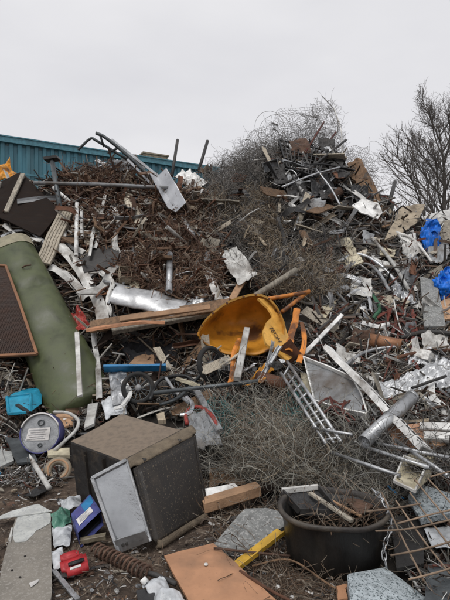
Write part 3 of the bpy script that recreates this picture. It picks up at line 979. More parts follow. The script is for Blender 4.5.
def coil(label, c, R, ax, turns, px_r):
    pts = []
    ax = Vector(ax).normalized(); ux = ax.orthogonal().normalized(); uy = ax.cross(ux)
    _seed[0] += 1
    for k in range(int(turns * 22)):
        a = k * 2 * math.pi / 22
        rr = R * (1 + .8 * noise.noise((k * .07, _seed[0], 0)))
        pts.append(c + (ux * math.cos(a) + uy * math.sin(a)) * rr + ax * (.4 * noise.noise((k * .06, _seed[0], 4)))
                   + (ux * noise.noise((k * .03, _seed[0], 8)) + uy * noise.noise((k * .03, _seed[0], 18))) * R * .9)
    MB().tube(pts, .0038, 4).build('wire_coil', M['top_wire'], label=label, cat='wire coil')
coil('big open wire loops arching over the ridge against the sky', W(272, 132, 9.8), .27, (.2, 1, .2), 3, 0)
pole('bent_wire', 'single wire stalk curving highest into the sky above the crate', 'wire', [(330, 150), (338, 128), (334, 110), (322, 96)], .010, M['top_wire'], .2)
pole('bent_wire', 'wire stalk curving down past the ridge beside the brown panel', 'wire', [(334, 108), (341, 130), (342, 152), (346, 170), (352, 186)], .012, M['pale_paint'], .45)
plate('panel', 'orange-brown chipped panel standing on the ridge by the bare tree', 'panel', [(347, 164), (357, 158), (368, 172), (388, 214), (381, 218), (354, 186)], M['wood_brown'], .3, .03, .09, torn=.08)
plate('panel', 'white rounded panel fallen flat under the orange-brown panel', 'panel', [(352, 205), (362, 199), (378, 203), (383, 212), (378, 219), (362, 213)], M['white_paint'], .55, .02, .02)
crumple('black_bag', 'black plastic bag squeezed above the white rounded panel', 'bag', [(350, 188), (368, 186), (376, 200), (356, 203)], M['black_plastic'], .5, .1, freq=5, smooth=True)
plate('panel', 'beige board set on edge at the ridge below the bare tree', 'board', [(400, 207), (426, 203), (418, 222), (398, 236), (384, 240)], M['beige'], .35, .03, .03, torn=.04)
plate('panel', 'grey-white flat sheet at the ridge under the tree trunk', 'sheet', [(424, 216), (452, 208), (456, 224), (430, 232)], M['pale_paint'], .3, .02, .03)
pole('angle_bar', 'black bar sticking up at the ridge beside the beige board', 'bar', [(389, 204), (395, 182)], .04, M['dark_iron'], .15)
pole('angle_bar', 'black bar lying level by the upright black bar at the ridge', 'bar', [(372, 194), (392, 197)], .025, M['dark_iron'], .15)
def bag(label, px, py, sx, sz):
    c = S(px, py, .3)
    bm = bmesh.new(); bmesh.ops.create_icosphere(bm, subdivisions=5, radius=1)
    for v in bm.verts:
        n = v.co.copy()
        v.co *= 1 + .45 * noise.noise(n * 1.7 + c) + .30 * abs(noise.noise(n * 4 + c)) + .16 * noise.noise(n * 9 + c)
        v.co = Vector((v.co.x * sx, v.co.y * sx * .8, v.co.z * sz)) + c
    bm.verts.index_update()
    V = [v.co.copy() for v in bm.verts]; Fc = [tuple(v.index for v in f.verts) for f in bm.faces]; bm.free()
    r = root('refuse_bag', Vector((c.x, c.y, c.z - sz)), label, 'bag', 'bright blue plastic bags on the heap')
    mesh_obj('sack', V, Fc, M['blue_bag'], r, True)
    def tail(u, v):
        p = c + Vector((sx * (1.5 * u - .75), -.08, sz * (.5 + .8 * v)))
        return p + Vector(noise.noise_vector(p * 9)) * .09
    MB().patch(tail, 12, 10, .004).build('torn_mouth', M['blue_bag'], r)
bag('slim bright blue plastic bag caught high below the bare tree', 430, 243, .14, .32)
bag('fuller bright blue plastic bag lower down above the grey slab', 447, 290, .20, .24)
plate('slab', 'grey weathered slab set upright under the fuller blue bag', 'slab', [(420, 277), (437, 282), (446, 326), (424, 326)], M['stone_grey'], .4, .05, .02, exc=True)
plate('board', 'pinkish tan board lying next to the grey upright slab', 'board', [(436, 302), (456, 296), (456, 318), (440, 320)], M['wood_tan'], .35, .03, .02)
plate('board', 'cream torn board hanging high on the heap by grey wire', 'board', [(336, 240), (349, 236), (364, 262), (346, 269), (343, 254)], M['cream_paint'], .4, .03, .02, torn=.04)
plate('board', 'pale square board beside the torn cream board', 'board', [(370, 256), (390, 262), (388, 276), (372, 272)], M['pale_paint'], .3, .02, .02, torn=.03)
plate('board', 'small cream rectangle above the pale square board', 'board', [(379, 247), (396, 250), (394, 257), (380, 255)], M['cream_paint'], .35, .02, .01)
ribbon('metal_ribbon', 'looping grey hose-like strip arching over the red frames', 'strip', [(348, 296), (358, 290), (368, 295), (372, 312)], .05, M['galvanised'], .4)
for k, (a, b, lb) in enumerate([((392, 292), (414, 330), 'red painted frame bar slanting down under the slim blue bag'), ((396, 314), (416, 316), 'short level red frame bar beside the grey slab'),
                                ((376, 318), (398, 306), 'red frame bar crossing above the copper roll'), ((404, 300), (398, 338), 'upright red frame bar above the copper roll'),
                                ((412, 310), (416, 332), 'stub of red frame bar touching the grey slab')]):
    wide('red_frame_bar', lb, 'bar', [a, b], .042, .03, M['red_rust'], .3, group='red frame bars in the heap')
for k, (pp, lb) in enumerate([([(386, 306), (396, 318), (392, 334)], 'crooked dark red strip hanging behind the red frame bars'), ([(400, 318), (410, 326), (424, 328)], 'short dark red strip bending towards the grey slab foot'), ([(372, 326), (386, 322), (400, 330), (408, 342)], 'dark red strip sagging over the copper roll'), ([(378, 300), (390, 296), (404, 304)], 'dark red strip arching over the red frame bars'), ([(408, 322), (414, 334), (410, 348)], 'dark red strip dropping past the copper roll end')]):
    ribbon('metal_ribbon', lb, 'strip', pp, .045, M['dark_red'], .32)
t = root('copper_roll', S(384, 345, .3), 'dull copper brown roll lying beneath the red frame bars', 'roll')
MB().tube([S(370, 340, .35), S(402, 346, .35)], .085, 14, hollow=.25).build('roll', M['copper'], t, True)
MB().ring(S(378, 341.5, .35), S(402, 346, .35) - S(370, 340, .35), .092, .012).build('band', M['brown_rust'], t, True)
wide('white_lath', 'thin white lath slanting above the grey metal tray', 'lath', [(304, 354), (342, 315)], .05, .03, M['white_paint'], .45)
plate('board', 'tan flat board poking out beneath the grey wire', 'board', [(311, 312), (338, 299), (326, 318)], M['cream_paint'], .3, .02, .01)
ribbon('metal_ribbon', 'white bent strip between the red bars and the tan board', 'strip', [(362, 322), (378, 326), (390, 324)], .06, M['white_paint'], .35)
ribbon('cable', 'dark green cable bunch hanging beside the red frames', 'cable', [(368, 286), (374, 296), (380, 308), (374, 318)], .05, M['green_paint'], .38)
crumple('crumpled_sheet', 'dull grey buckled sheet between pale boards and blue bag', 'sheet', [(396, 262), (414, 252), (420, 276), (404, 290)], M['grey_paint'], .3, .08)
crumple('foil_sheet', 'crumpled shiny foil insulation sheet spread behind the duct pipe', 'foil', [(376, 384), (452, 358), (456, 384), (382, 398)], M['bright_foil'], .38, .055, 60, freq=11, exc=True)
crumple('foil_sheet', 'smaller crumpled foil heap above the large foil sheet', 'foil', [(404, 352), (440, 346), (444, 362), (410, 364)], M['bright_foil'], .3, .06, 44, freq=12)

# bigger bent pieces on the swarf slope
for pp, w_, mm, lf, lb in [
    ([(128, 194), (131, 205), (137, 214), (134, 226)], .17, 'wood_pale', .45, 'curled pale upright strip in the middle of the swarf slope'),
    ([(112, 205), (118, 222), (114, 240), (120, 258)], .10, 'pale_paint', .42, 'wavy pale strip descending past the black panel'),
    ([(140, 232), (152, 238), (168, 238), (182, 248)], .13, 'wood_grey', .45, 'broad weathered strip lying across the middle of the swarf'),
    ([(150, 200), (166, 206), (184, 204), (204, 212)], .09, 'beige', .42, 'beige strip snaking across below the silver channel'),
    ([(182, 212), (190, 228), (204, 240), (208, 262)], .10, 'galvanised', .42, 'dull silver strip curving down at the edge of the grey wire'),
    ([(62, 226), (70, 244), (84, 252)], .09, 'pale_paint', .42, 'pale strip wedged between grooved plank and white posts'),
    ([(4, 224), (20, 236), (42, 240)], .09, 'pale_paint', .40, 'pale strip lying between dark board and olive tank'),
    ([(0, 236), (16, 230), (32, 232), (46, 246)], .07, 'galvanised', .42, 'silver strip curving along the top of the olive tank'),
    ([(92, 214), (98, 232), (94, 248)], .08, 'white_paint', .40, 'white strip twisting beside the slim crooked strip'),
    ([(160, 262), (156, 282), (160, 300)], .10, 'wood_brown', .36, 'brown strip standing beside the ribbed pipe'),
    ([(100, 272), (112, 282), (108, 300), (112, 318)], .07, 'pale_paint', .40, 'pale thin strip falling behind the twisted grey ribbon'),
]:
    ribbon('metal_ribbon', lb, 'strip', pp, w_, M[mm], lf)
for px, mm, am, lb in [
    ([(134, 222), (152, 218), (158, 238), (140, 244)], 'rust', .07, 'curled rust brown panel half way up the swarf slope'),
    ([(160, 222), (172, 214), (182, 228), (168, 240)], 'brown_rust', .08, 'dark rusty buckled panel above the brown mid slope'),
    ([(112, 160), (136, 156), (146, 168), (120, 172)], 'grey_paint', .07, 'grey buckled panel under the tubular frame on the ridge'),
    ([(188, 238), (206, 232), (210, 250), (194, 256)], 'brown_rust', .08, 'rust brown buckled panel next to the pale crumpled square'),
    ([(116, 176), (132, 174), (134, 190), (120, 192)], 'beige', .07, 'beige torn panel just under the scaffold pole'),
]:
    crumple('buckled_panel', lb, 'panel', px, M[mm], .40, am)
# long tubes and crumpled sheets packed on the other slope
for pp, r_, mm, lb in [
    ([(338, 262), (356, 254), (376, 262), (394, 280), (402, 300)], .03, 'galvanised', 'long curved grey tube bowing over the pale boards'),
    ([(344, 268), (362, 262), (378, 272), (390, 292)], .026, 'grey_paint', 'second curved grey tube nested under the long bowed tube'),
    ([(372, 238), (392, 262), (410, 292)], .028, 'pale_paint', 'pale tube slanting down from the beige ridge board'),
    ([(318, 330), (352, 306), (392, 290)], .022, 'dark_iron', 'thin dark tube crossing under the green cable'),
    ([(336, 372), (366, 352), (400, 346)], .024, 'galvanised', 'grey tube reaching from the slotted post to the copper roll'),
    ([(400, 338), (426, 332), (454, 334)], .03, 'dark_iron', 'dark tube lying level below the grey upright slab'),
    ([(384, 362), (420, 352), (454, 350)], .022, 'rust', 'rusty tube lying over the crumpled foil'),
    ([(330, 232), (352, 224), (380, 226)], .024, 'dark_iron', 'dark tube lying below the white rounded panel'),
    ([(396, 232), (414, 240), (432, 262)], .022, 'pale_paint', 'pale tube ending beside the slim blue bag'),
]:
    pole('bent_tube', lb, 'tube', pp, r_, M[mm], .38, hollow=.2)
for px, mm, am, lb in [
    ([(398, 236), (414, 230), (424, 252), (408, 258)], 'pale_paint', .08, 'big pale crumpled sheet under the beige ridge board'),
    ([(352, 274), (372, 278), (370, 298), (350, 294)], 'pale_paint', .07, 'crumpled pale sheet under the bowed grey tubes'),
    ([(326, 276), (344, 272), (350, 290), (332, 296)], 'grey_paint', .07, 'dark grey crumpled sheet at the edge of the wire hay'),
    ([(392, 286), (412, 284), (416, 304), (396, 302)], 'galvanised', .08, 'silvery crumpled sheet above the red frame bars'),
    ([(352, 330), (374, 332), (372, 348), (350, 346)], 'brown_rust', .08, 'rust brown crumpled sheet left of the copper roll'.replace('left of', 'touching')),
    ([(420, 330), (448, 328), (450, 350), (424, 352)], 'pale_paint', .08, 'pale crumpled sheet between grey slab and foil'),
    ([(426, 238), (450, 244), (448, 262), (430, 262)], 'grey_paint', .08, 'grey crumpled sheet behind the slim blue bag'),
    ([(336, 344), (362, 352), (360, 368), (338, 360)], 'pale_paint', .06, 'pale folded sheet above the slotted post'),
]:
    crumple('crumpled_sheet', lb, 'sheet', px, M[mm], .34, am)
# dark scrap round the crate
for px, mm, am, lb in [
    ([(284, 181), (304, 179), (310, 195), (290, 199)], 'dark_iron', .06, 'black buckled panel just below the black crate'),
    ([(308, 177), (328, 171), (336, 191), (314, 197)], 'black_plastic', .06, 'black glossy panel under the crate corner'),
    ([(326, 159), (344, 155), (350, 175), (332, 181)], 'dark_iron', .07, 'dark buckled panel between the crate and the orange-brown panel'),
    ([(300, 197), (326, 199), (322, 213), (302, 211)], 'grey_paint', .06, 'grey folded panel lowest under the black crate'),
    ([(270, 167), (284, 163), (288, 181), (274, 185)], 'dark_iron', .06, 'small dark panel at the wire side of the crate'),
    ([(288, 141), (306, 137), (312, 151), (292, 153)], 'brown_rust', .06, 'rusty buckled panel at the very top of the heap'),
    ([(318, 137), (334, 139), (336, 153), (320, 151)], 'dark_iron', .06, 'dark buckled panel at the summit beside the rusty one'),
]:
    crumple('buckled_panel', lb, 'panel', px, M[mm], .62, am)
for pp, lb in [([(282, 187), (312, 175), (340, 167)], 'thin grey bar across the black panels under the crate'), ([(316, 169), (330, 187), (340, 205)], 'thin pale bar slanting down from the crate corner'), ([(292, 175), (300, 191), (310, 207)], 'dark bar sloping below the middle of the crate')]:
    pole('angle_bar', lb, 'bar', pp, .018, M['galvanised'] if 'dark' not in lb else M['dark_iron'], .78)
# ------------------------------------------------------------------ yellow hopper
def hopper():
    d0 = 5.72
    top = [(199, 333), (206, 322), (217, 312), (229, 304), (243, 299), (255, 297), (266, 300), (276, 310), (283, 325)]
    bot = [(199, 336), (208, 345), (220, 351), (234, 354), (247, 354), (258, 353), (268, 350), (276, 348), (282, 345)]
    r = root('yellow_hopper', W(235, 352, d0), 'big open yellow hopper bowl wedged in the middle of the heap', 'hopper')
    T = catmull([Vector((*p, 0)) for p in top], 6); B = catmull([Vector((*p, 0)) for p in bot], 6)
    n = len(T) - 1
    def fn(u, v):
        i = min(n, int(round(u * n)))
        x = B[i].x + (T[i].x - B[i].x) * v; y = B[i].y + (T[i].y - B[i].y) * v
        # the shell bellies away from the viewer; mouth rim on one plane
        dep = d0 + .85 * math.sin(math.pi * min(1, v * .8)) ** .8 * (math.sin(math.pi * u) ** .6)
        k = dep / d0
        q = W(x, y, dep)
        return q + Vector((0, .07 * noise.noise(q * 3) + .03 * abs(noise.noise(q * 6)), .025 * noise.noise(q * 4)))
    MB().patch(fn, n, 16, .02).build('bowl', M['yellow_paint'], r, True)
    def rimpt(p, o=0): return W(p.x, p.y, d0 + .85 * math.sin(math.pi * .8) ** .8 * (math.sin(math.pi * (T.index(p) / n)) ** .6) - o)
    mb = MB()
    V, Fc = [], []
    for p in T:
        a = rimpt(p); 
        V += [a + Vector((0, .0, .03)), a + Vector((0, -.16, .045)), a + Vector((0, -.16, .015)), a + Vector((0, 0, 0))]
    for i in range(n):
        for j in range(4):
            q, w_ = i * 4 + j, i * 4 + (j + 1) % 4
            Fc.append((q, w_, w_ + 4, q + 4))
    Fc += [(3, 2, 1, 0), (n * 4, n * 4 + 1, n * 4 + 2, n * 4 + 3)]
    mb.add(V, Fc).build('rim_flange', M['ochre_paint'], r)
    for k in range(7):
        i = int((k + .5) / 7 * n)
        p = rimpt(T[i]) + Vector((0, -.16, .03))
        MB().lathe([(0, .012), (.014, .012), (.016, 0), (.016, -.02)], p, (0, -1, .1), (1, 0, 0), 6).build('rim_bolt', M['rust'], r)
    # side arm with the stencilled letters
    pl = Pl(W(262, 300, d0 + .30), W(290, 350, d0 - .2), W(268, 340, d0 - .25))
    pts = [(258, 298), (266, 299), (277, 309), (285, 325), (292, 345), (294, 357), (287, 361), (279, 354), (266, 343), (263, 331), (267, 322), (273, 316), (268, 307)]
    plate('side_arm', None, None, None, M['ochre_paint'], th=.03, warp=.008, cuts=2, parent=r, pts=[pl(*p) for p in pts])
    tx = bpy.data.curves.new('t', 'FONT'); tx.body = 'TEOH'; tx.size = .092; tx.extrude = .0015; tx.align_x = 'CENTER'; tx.align_y = 'CENTER'
    to = bpy.data.objects.new('t', tx); COL.objects.link(to)
    bpy.context.view_layer.update()
    me = bpy.data.meshes.new_from_object(to.evaluated_get(bpy.context.evaluated_depsgraph_get()))
    bpy.data.objects.remove(to)
    c = pl(274.5, 335, .012)
    x = (pl(281, 345) - pl(268, 325)).normalized()
    nn = pl.n if pl.n.y < 0 else -pl.n
    y = nn.cross(x)
    V = [c + x * v.co.x + y * v.co.y + nn * (v.co.z) for v in me.vertices]
    mesh_obj('lettering', V, [tuple(p.vertices) for p in me.polygons], M['faded_ink'], r)
    MB().box(pl(288, 354, .03), (.07, .03, -.09), (.06, -.02, .05), nn * .03).build('hinge_block', M['rust'], r)
    EXC.append([(182, 333), (215, 313), (240, 299), (262, 296), (282, 308), (296, 350), (290, 362), (262, 348), (236, 356), (205, 350)])
hopper()
pole('orange_bar', 'level orange tube running from the hopper rim towards the ridge slope', 'bar', [(262, 300), (309, 292)], .028, M['orange_paint'], .95)
pole('orange_bar', 'orange tube crossing over the level orange tube', 'bar', [(282, 312), (309, 291)], .028, M['orange_paint'], .9)
ribbon('orange_bar', 'flat orange strip standing upright next to the lettered arm', 'bar', [(289, 350), (291, 335), (295, 322), (297, 308)], .085, M['orange_paint'], .75, twist=.3)
ribbon('orange_bar', 'slim orange strip leaning behind the grey metal tray', 'bar', [(299, 362), (304, 345), (304, 333), (302, 322)], .06, M['orange_paint'], .6, twist=.3)
wide('grey_baton', 'grey-white square baton leaning into the yellow hopper', 'baton', [(247, 329, -.05), (237, 379)], .075, .05, M['pale_paint'], 1.02)
ribbon('orange_bar', 'rusty orange strap leaning beside the grey-white baton', 'bar', [(240, 338), (234, 352), (233, 368), (230, 384)], .06, M['orange_paint'], .95, twist=.2)
crumple('crumpled_sheet', 'torn yellow plate sticking up below the hopper mouth', 'sheet', [(242, 386), (268, 360), (277, 362), (262, 386)], M['yellow_paint'], .5, .05)
pole('exhaust_pipe', 'thick dark pipe stub lying under the torn yellow plate', 'pipe', [(258, 377), (288, 386)], .075, M['rust'], .45, hollow=.2)

# ------------------------------------------------------------------ pushchair wreck, wheels and cloth under the hopper
def wheel(name, label, c, ax, R, r, spokes=12, parent=None):
    t = root(name, c, label, 'wheel', 'small black wheels under the yellow hopper')
    ax = Vector(ax).normalized()
    ux = ax.orthogonal().normalized()
    prof = [(R + r * math.cos(k * math.pi / 5), r * 1.15 * math.sin(k * math.pi / 5)) for k in range(10)]
    MB().lathe(prof + [prof[0]], c, ax, ux, 30).build('tyre', M['tyre'], t, True)
    mb = MB().lathe([(R * .84, -.012), (R * .92, -.02), (R * .92, .02), (R * .84, .012), (R * .84, -.012)], c, ax, ux, 26)
    mb.build('rim', M['steel_dark'], t)
    mb = MB()
    uy = ax.cross(ux)
    for k in range(spokes):
        a = 2 * math.pi * k / spokes
        d = ux * math.cos(a) + uy * math.sin(a)
        mb.bar(c + d * .02, c + d * R * .86, .008, .008, ax)
    mb.build('spoke', M['steel_dark'], t)
    MB().tube([c - ax * .035, c + ax * .035], .035, 12).build('hub', M['grey_paint'], t, True)
    return t
wheel('pram_wheel', 'upright black pram wheel in front of the hopper mouth', S(211, 364, .95), (.72, -.66, .2), .19, .028)
wheel('pram_wheel', 'black pram wheel lying back under the blue plank', S(138, 388, .5), (.25, -.9, .35), .16, .026)
wheel('pram_wheel', 'half buried black wheel among the dark pram tubes', S(176, 392, .3), (-.3, -.8, .5), .15, .025)
def pram():
    r = root('pushchair', S(185, 405, .3), 'wrecked black pushchair frame tangled below the hopper', 'pushchair')
    MB().tube([S(150, 400, .5), S(160, 380, .55), S(185, 376, .5), S(200, 384, .5), S(216, 372, .55)], .022, 8, sub=6).build('handlebar', M['black_plastic'], r, True)
    MB().tube([S(160, 405, .45), S(178, 398, .5), S(196, 380, .6), S(210, 364, .6)], .02, 8, sub=6).build('axle_tube', M['steel_dark'], r, True)
    MB().tube([S(166, 378, .55), S(176, 392, .5), S(190, 404, .4)], .018, 8, sub=5).build('side_tube', M['grey_paint'], r, True)
    for k, (a, b, c_, d) in enumerate([((160, 380), (190, 372), (200, 395), (170, 402))]):
        A, B, C, E = [S(*p, .3) for p in (a, b, c_, d)]
        def fn(u, v):
            p = A.lerp(B, u).lerp(E.lerp(C, u), v)
            return p + Vector((0, -.1, .06)) * noise.noise(p * 5) + Vector((0, .12, -.1)) * math.sin(math.pi * u) * math.sin(math.pi * v)
        MB().patch(fn, 14, 12, .01).build('seat_cloth', M['fabric_black'], r, True)
pram()
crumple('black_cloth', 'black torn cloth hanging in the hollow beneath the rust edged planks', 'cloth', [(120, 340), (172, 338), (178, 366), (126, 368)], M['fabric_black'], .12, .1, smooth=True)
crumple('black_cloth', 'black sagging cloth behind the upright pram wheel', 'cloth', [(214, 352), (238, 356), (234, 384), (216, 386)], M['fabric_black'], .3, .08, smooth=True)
wide('blue_plank', 'bright blue plank lying level over the pram wheel', 'plank', [(104, 368.5), (166, 367.5)], .035, .12, M['blue_plastic'], .6)
plate('board', 'orange tan board half hidden behind the blue plank', 'board', [(128, 366), (136, 356), (152, 352), (160, 366)], M['wood_tan'], .4, .02, .02)
crumple('crumpled_sheet', 'grey-blue dented panel hanging under the blue plank', 'sheet', [(108, 372), (126, 372), (130, 402), (112, 404)], M['galvanised'], .45, .03)
ribbon('metal_ribbon', 'white zigzag bracket next to the grey-blue dented panel', 'strip', [(122, 380), (130, 392), (124, 404), (114, 408)], .05, M['white_paint'], .5)
crumple('plastic_bag', 'translucent white plastic bag slumped behind the lying bin', 'bag', [(100, 398), (124, 396), (128, 414), (106, 418)], M['polythene'], .35, .05, 26, freq=7)
pole('steel_rod', 'long thin dark rod lying across the pushchair wreck', 'rod', [(154, 393), (258, 381)], .022, M['steel_dark'], .75)
wide('grey_tube', 'grey flat-sided tube slanting down to the tangled fence wire', 'tube', [(195, 388), (220, 432)], .07, .05, M['galvanised'], .55)
def hose(name, label, px, r, m, lift):
    return pole(name, label, 'hose', px, r, m, lift, 8, 8)
hose('red_hose', 'red rubber hose arching over the silvery mesh bag', [(187, 424), (186, 414), (192, 408), (202, 408), (212, 416), (218, 428)], .020, M['red_paint'], .55)
crumple('mesh_bag', 'silvery net bag bulging under the red hose', 'bag', [(188, 416), (206, 412), (222, 440), (198, 448)], M['grey_paint'], .5, .05, 22, freq=16)
ribbon('metal_ribbon', 'cream curved strip among the pushchair tubes', 'strip', [(176, 378), (188, 382), (200, 386)], .05, M['cream_paint'], .6)
ribbon('metal_ribbon', 'bright silver bracket between the thin dark rod and red hose', 'strip', [(186, 396), (192, 402), (190, 412), (180, 414)], .04, M['aluminium'], .6)
plate('board', 'small beige block behind the lid of the lying bin', 'block', [(156, 414), (164, 412), (166, 420), (158, 421)], M['beige'], .4, .05, .01)

# ------------------------------------------------------------------ fence wire bundle
def bundle():
    n = 2600
    pts = []
    poly = [(206, 440), (214, 418), (228, 402), (246, 394), (272, 392), (300, 402), (322, 424), (346, 452), (358, 478), (330, 492), (290, 488), (262, 482), (236, 478), (208, 470), (200, 455)]
    for x, y in sample(poly, n, exc=False):
        k = max(0, 1 - ((x - 275) / 75) ** 2) * max(0, 1 - ((y - 440) / 55) ** 2)
        pts.append(tuple(S(x, y, .02 + (.08 + .42 * k) * random.random())))
    P = np.array(pts); n = len(P)
    dr = RNG.normal(size=(n, 3)) * (1, .45, .75)
    V, Fc = strand_arrays(P, dr, RNG.uniform(.15, .85, n), 14, .24, .0009 + .0018 * RNG.random(n) ** 2.5, drift=.16)
    r = root('fence_wire_bundle', S(275, 470, .1), 'big springy bundle of old fence wire slumped behind the black tub', 'wire bundle')
    def part(nm, m_):
        o = fast_mesh(nm, V - np.array(tuple(r.location)), Fc, M[m_]); o.parent = r
        return o
    part('grey_wire', 'bundle_wire')
    q = [S(x, y, .02 + (.08 + .42 * max(0, 1 - ((x - 275) / 75) ** 2) * max(0, 1 - ((y - 440) / 55) ** 2)) * random.random()) for x, y in
         sample([(236, 420), (270, 404), (312, 430), (340, 462), (330, 484), (270, 476), (236, 462)], 1100, exc=False)]
    P = np.array([tuple(p) for p in q]); n = len(P)
    V, Fc = strand_arrays(P, RNG.normal(size=(n, 3)) * (1, .45, .75), RNG.uniform(.12, .45, n), 11, .28, RNG.uniform(.001, .0024, n), drift=.16)
    part('rusty_wire', 'straw_wire')
    q = [S(x, y, .0 + .2 * random.random()) for x, y in sample(poly, 1200, exc=False)]
    P = np.array([tuple(p) for p in q]); n = len(P)
    V, Fc = strand_arrays(P, RNG.normal(size=(n, 3)) * (1, .45, .75), RNG.uniform(.12, .45, n), 11, .28, RNG.uniform(.001, .0026, n), drift=.16)
    part('dark_wire', 'dark_wire')
    for pg, k, lb in (([(210, 412), (236, 398), (246, 420), (214, 436)], 90, 'teal green plastic coated wire snagged in the fence wire near the red hose'), ([(290, 400), (306, 404), (304, 424), (288, 418)], 50, 'teal green plastic coated wire caught under the ladder by the fence wire')):
        q = sample(pg, k, exc=False)
        P = np.array([tuple(S(x, y, .2 + .35 * random.random())) for x, y in q])
        V, Fc = strand_arrays(P, RNG.normal(size=(len(P), 3)), RNG.uniform(.15, .35, len(P)), 9, .3, np.full(len(P), .0022))
        o = fast_mesh('plastic_wire', V, Fc, M['teal_wire'])
        tag(o, lb, 'wire')
bundle()

# ------------------------------------------------------------------ ladder, tray, post, duct
def ladder():
    pl = Pl(S(286, 362, .75), S(340, 440, .6), S(284, 380, .72))
    r = root('metal_ladder', pl(334, 440), 'white rusting metal ladder leaning beside the grey tray', 'ladder')
    for a, b in (((287, 361), (341, 442)), ((281, 373), (326, 444))):
        MB().tube([pl(*a), pl(*b)], .016, 9).build('side_rail', M['galvanised'], r, True)
    for i in range(9):
        f = .05 + i * .112
        p = Vector((287, 361, 0)).lerp(Vector((341, 442, 0)), f); q = Vector((281, 373, 0)).lerp(Vector((326, 444, 0)), f)
        MB().tube([pl(p.x, p.y), pl(q.x, q.y)], .011, 7).build('rung', M['galvanised'], r, True)
    MB().tube([pl(288, 374), pl(334, 443)], .012, 8).build('middle_rail', M['galvanised'], r, True)
    MB().tube([pl(314, 430, .03), pl(354, 437, .03)], .012, 8).build('cross_tube', M['galvanised'], r, True)
ladder()
def tray():
    pl = Pl(S(306, 360, .5), S(366, 408, .5), S(322, 410, .35))
    r = root('metal_tray', pl(345, 410), 'grey shallow metal tray tilted on edge between ladder and pipe', 'tray')
    Q = [(305, 360), (330, 370), (354, 381), (363, 398), (369, 418), (342, 412), (316, 404)]
    P = [pl(*q) for q in Q]
    plate('pan', None, None, None, M['grey_paint'], th=.01, warp=.03, parent=r, pts=P)
    mb = MB()
    nn = pl.n if pl.n.y < 0 else -pl.n
    for a, b in zip(P, P[1:] + P[:1]):
        mb.bar(a + nn * .03, b + nn * .03, .014, .06, nn)
    mb.build('rim', M['white_paint'], r)
    EXC.append([(305, 360), (354, 381), (369, 418), (316, 404)])
tray()
plate('board', 'buff coloured flat board under the ladder head', 'board', [(300, 372), (318, 376), (326, 398), (304, 390)], M['cream_paint'], .4, .02, .02)
for pp, lb in [([(318, 404), (328, 398), (340, 404), (352, 400)], 'upper dark red strip tangled in the mouth of the grey tray'), ([(322, 414), (334, 406), (346, 412), (356, 420)], 'lower dark red strip tangled in the mouth of the grey tray'),
               ([(330, 396), (334, 408), (344, 418)], 'dark red strip hanging crosswise in the grey tray'), ([(346, 398), (342, 410), (350, 422)], 'short dark red strip by the white corner of the grey tray')]:
    ribbon('metal_ribbon', lb, 'strip', pp, .022, M['dark_red'], .55)
def angle_post():
    a, b = S(329, 346, .65), S(428, 448, .55)
    r = root('slotted_post', b, 'long white slotted post running down past the duct pipe', 'post')
    v = Vector((.5, -.75, .45))
    MB().profile(a, b, [(-.055, .0), (.055, 0), (.055, -.05), (.045, -.05), (.045, -.01), (-.045, -.01), (-.045, -.05), (-.055, -.05)], v, .008, 10, 1).build('channel', M['white_paint'], r)
    t = (b - a).normalized(); u = t.cross(v).normalized(); vv = u.cross(t)
    mb = MB()
    for i in range(14):
        p = a.lerp(b, .42 + i * .04)
        MB().box(p + vv * .003, u * .011, t * .024, vv * .003).build('slot', M['ink'], r)
angle_post()
t = root('duct_pipe', S(366, 440, .4), 'short fat silver duct pipe pointing up out of the scrap', 'pipe')
a, b = S(413, 396, .75), S(364, 442, .6)
MB().tube([a, a.lerp(b, .5), b], .056, 18, hollow=.08).build('tube', M['galvanised'], t, True)
for f in (.03, .5):
    MB().ring(a.lerp(b, f), b - a, .057, .005, 20).build('seam_ring', M['galvanised'], t, True)
wide('brick_board', 'terracotta coloured board lying under the duct pipe', 'board', [(392, 440), (428, 436)], .22, .06, M['tan_board'], .35)
wide('brick_board', 'small terracotta block beside the white strip lights', 'block', [(430, 442), (442, 440)], .12, .08, M['wood_tan'], .4)
for k, (a, b, lb) in enumerate([((420, 427), (456, 428), 'upper white strip of slotted trunking by the duct pipe'), ((424, 436), (456, 438), 'lower white strip of slotted trunking by the duct pipe')]):
    wide('white_trunking', lb, 'trunking', [a, b], .07, .05, M['white_paint'], .5, group='white strips by the duct')
for a, b, lb in [((362, 446), (430, 468), 'long grey conduit lying below the duct pipe'), ((360, 440), (450, 458), 'upper long grey conduit fanning out from the duct pipe foot'),
                 ((395, 440), (448, 476), 'steep grey conduit crossing towards the cream square tube'), ((330, 452), (400, 476), 'dull grey conduit half buried beside the fence wire'),
                 ((412, 388), (446, 376), 'dark pipe stub poking out behind the duct pipe')]:
    pole('grey_conduit', lb, 'conduit', [a, b], .015, M['galvanised'] if 'dark' not in lb else M['dark_iron'], .5, hollow=.2, group='grey conduits by the duct pipe')
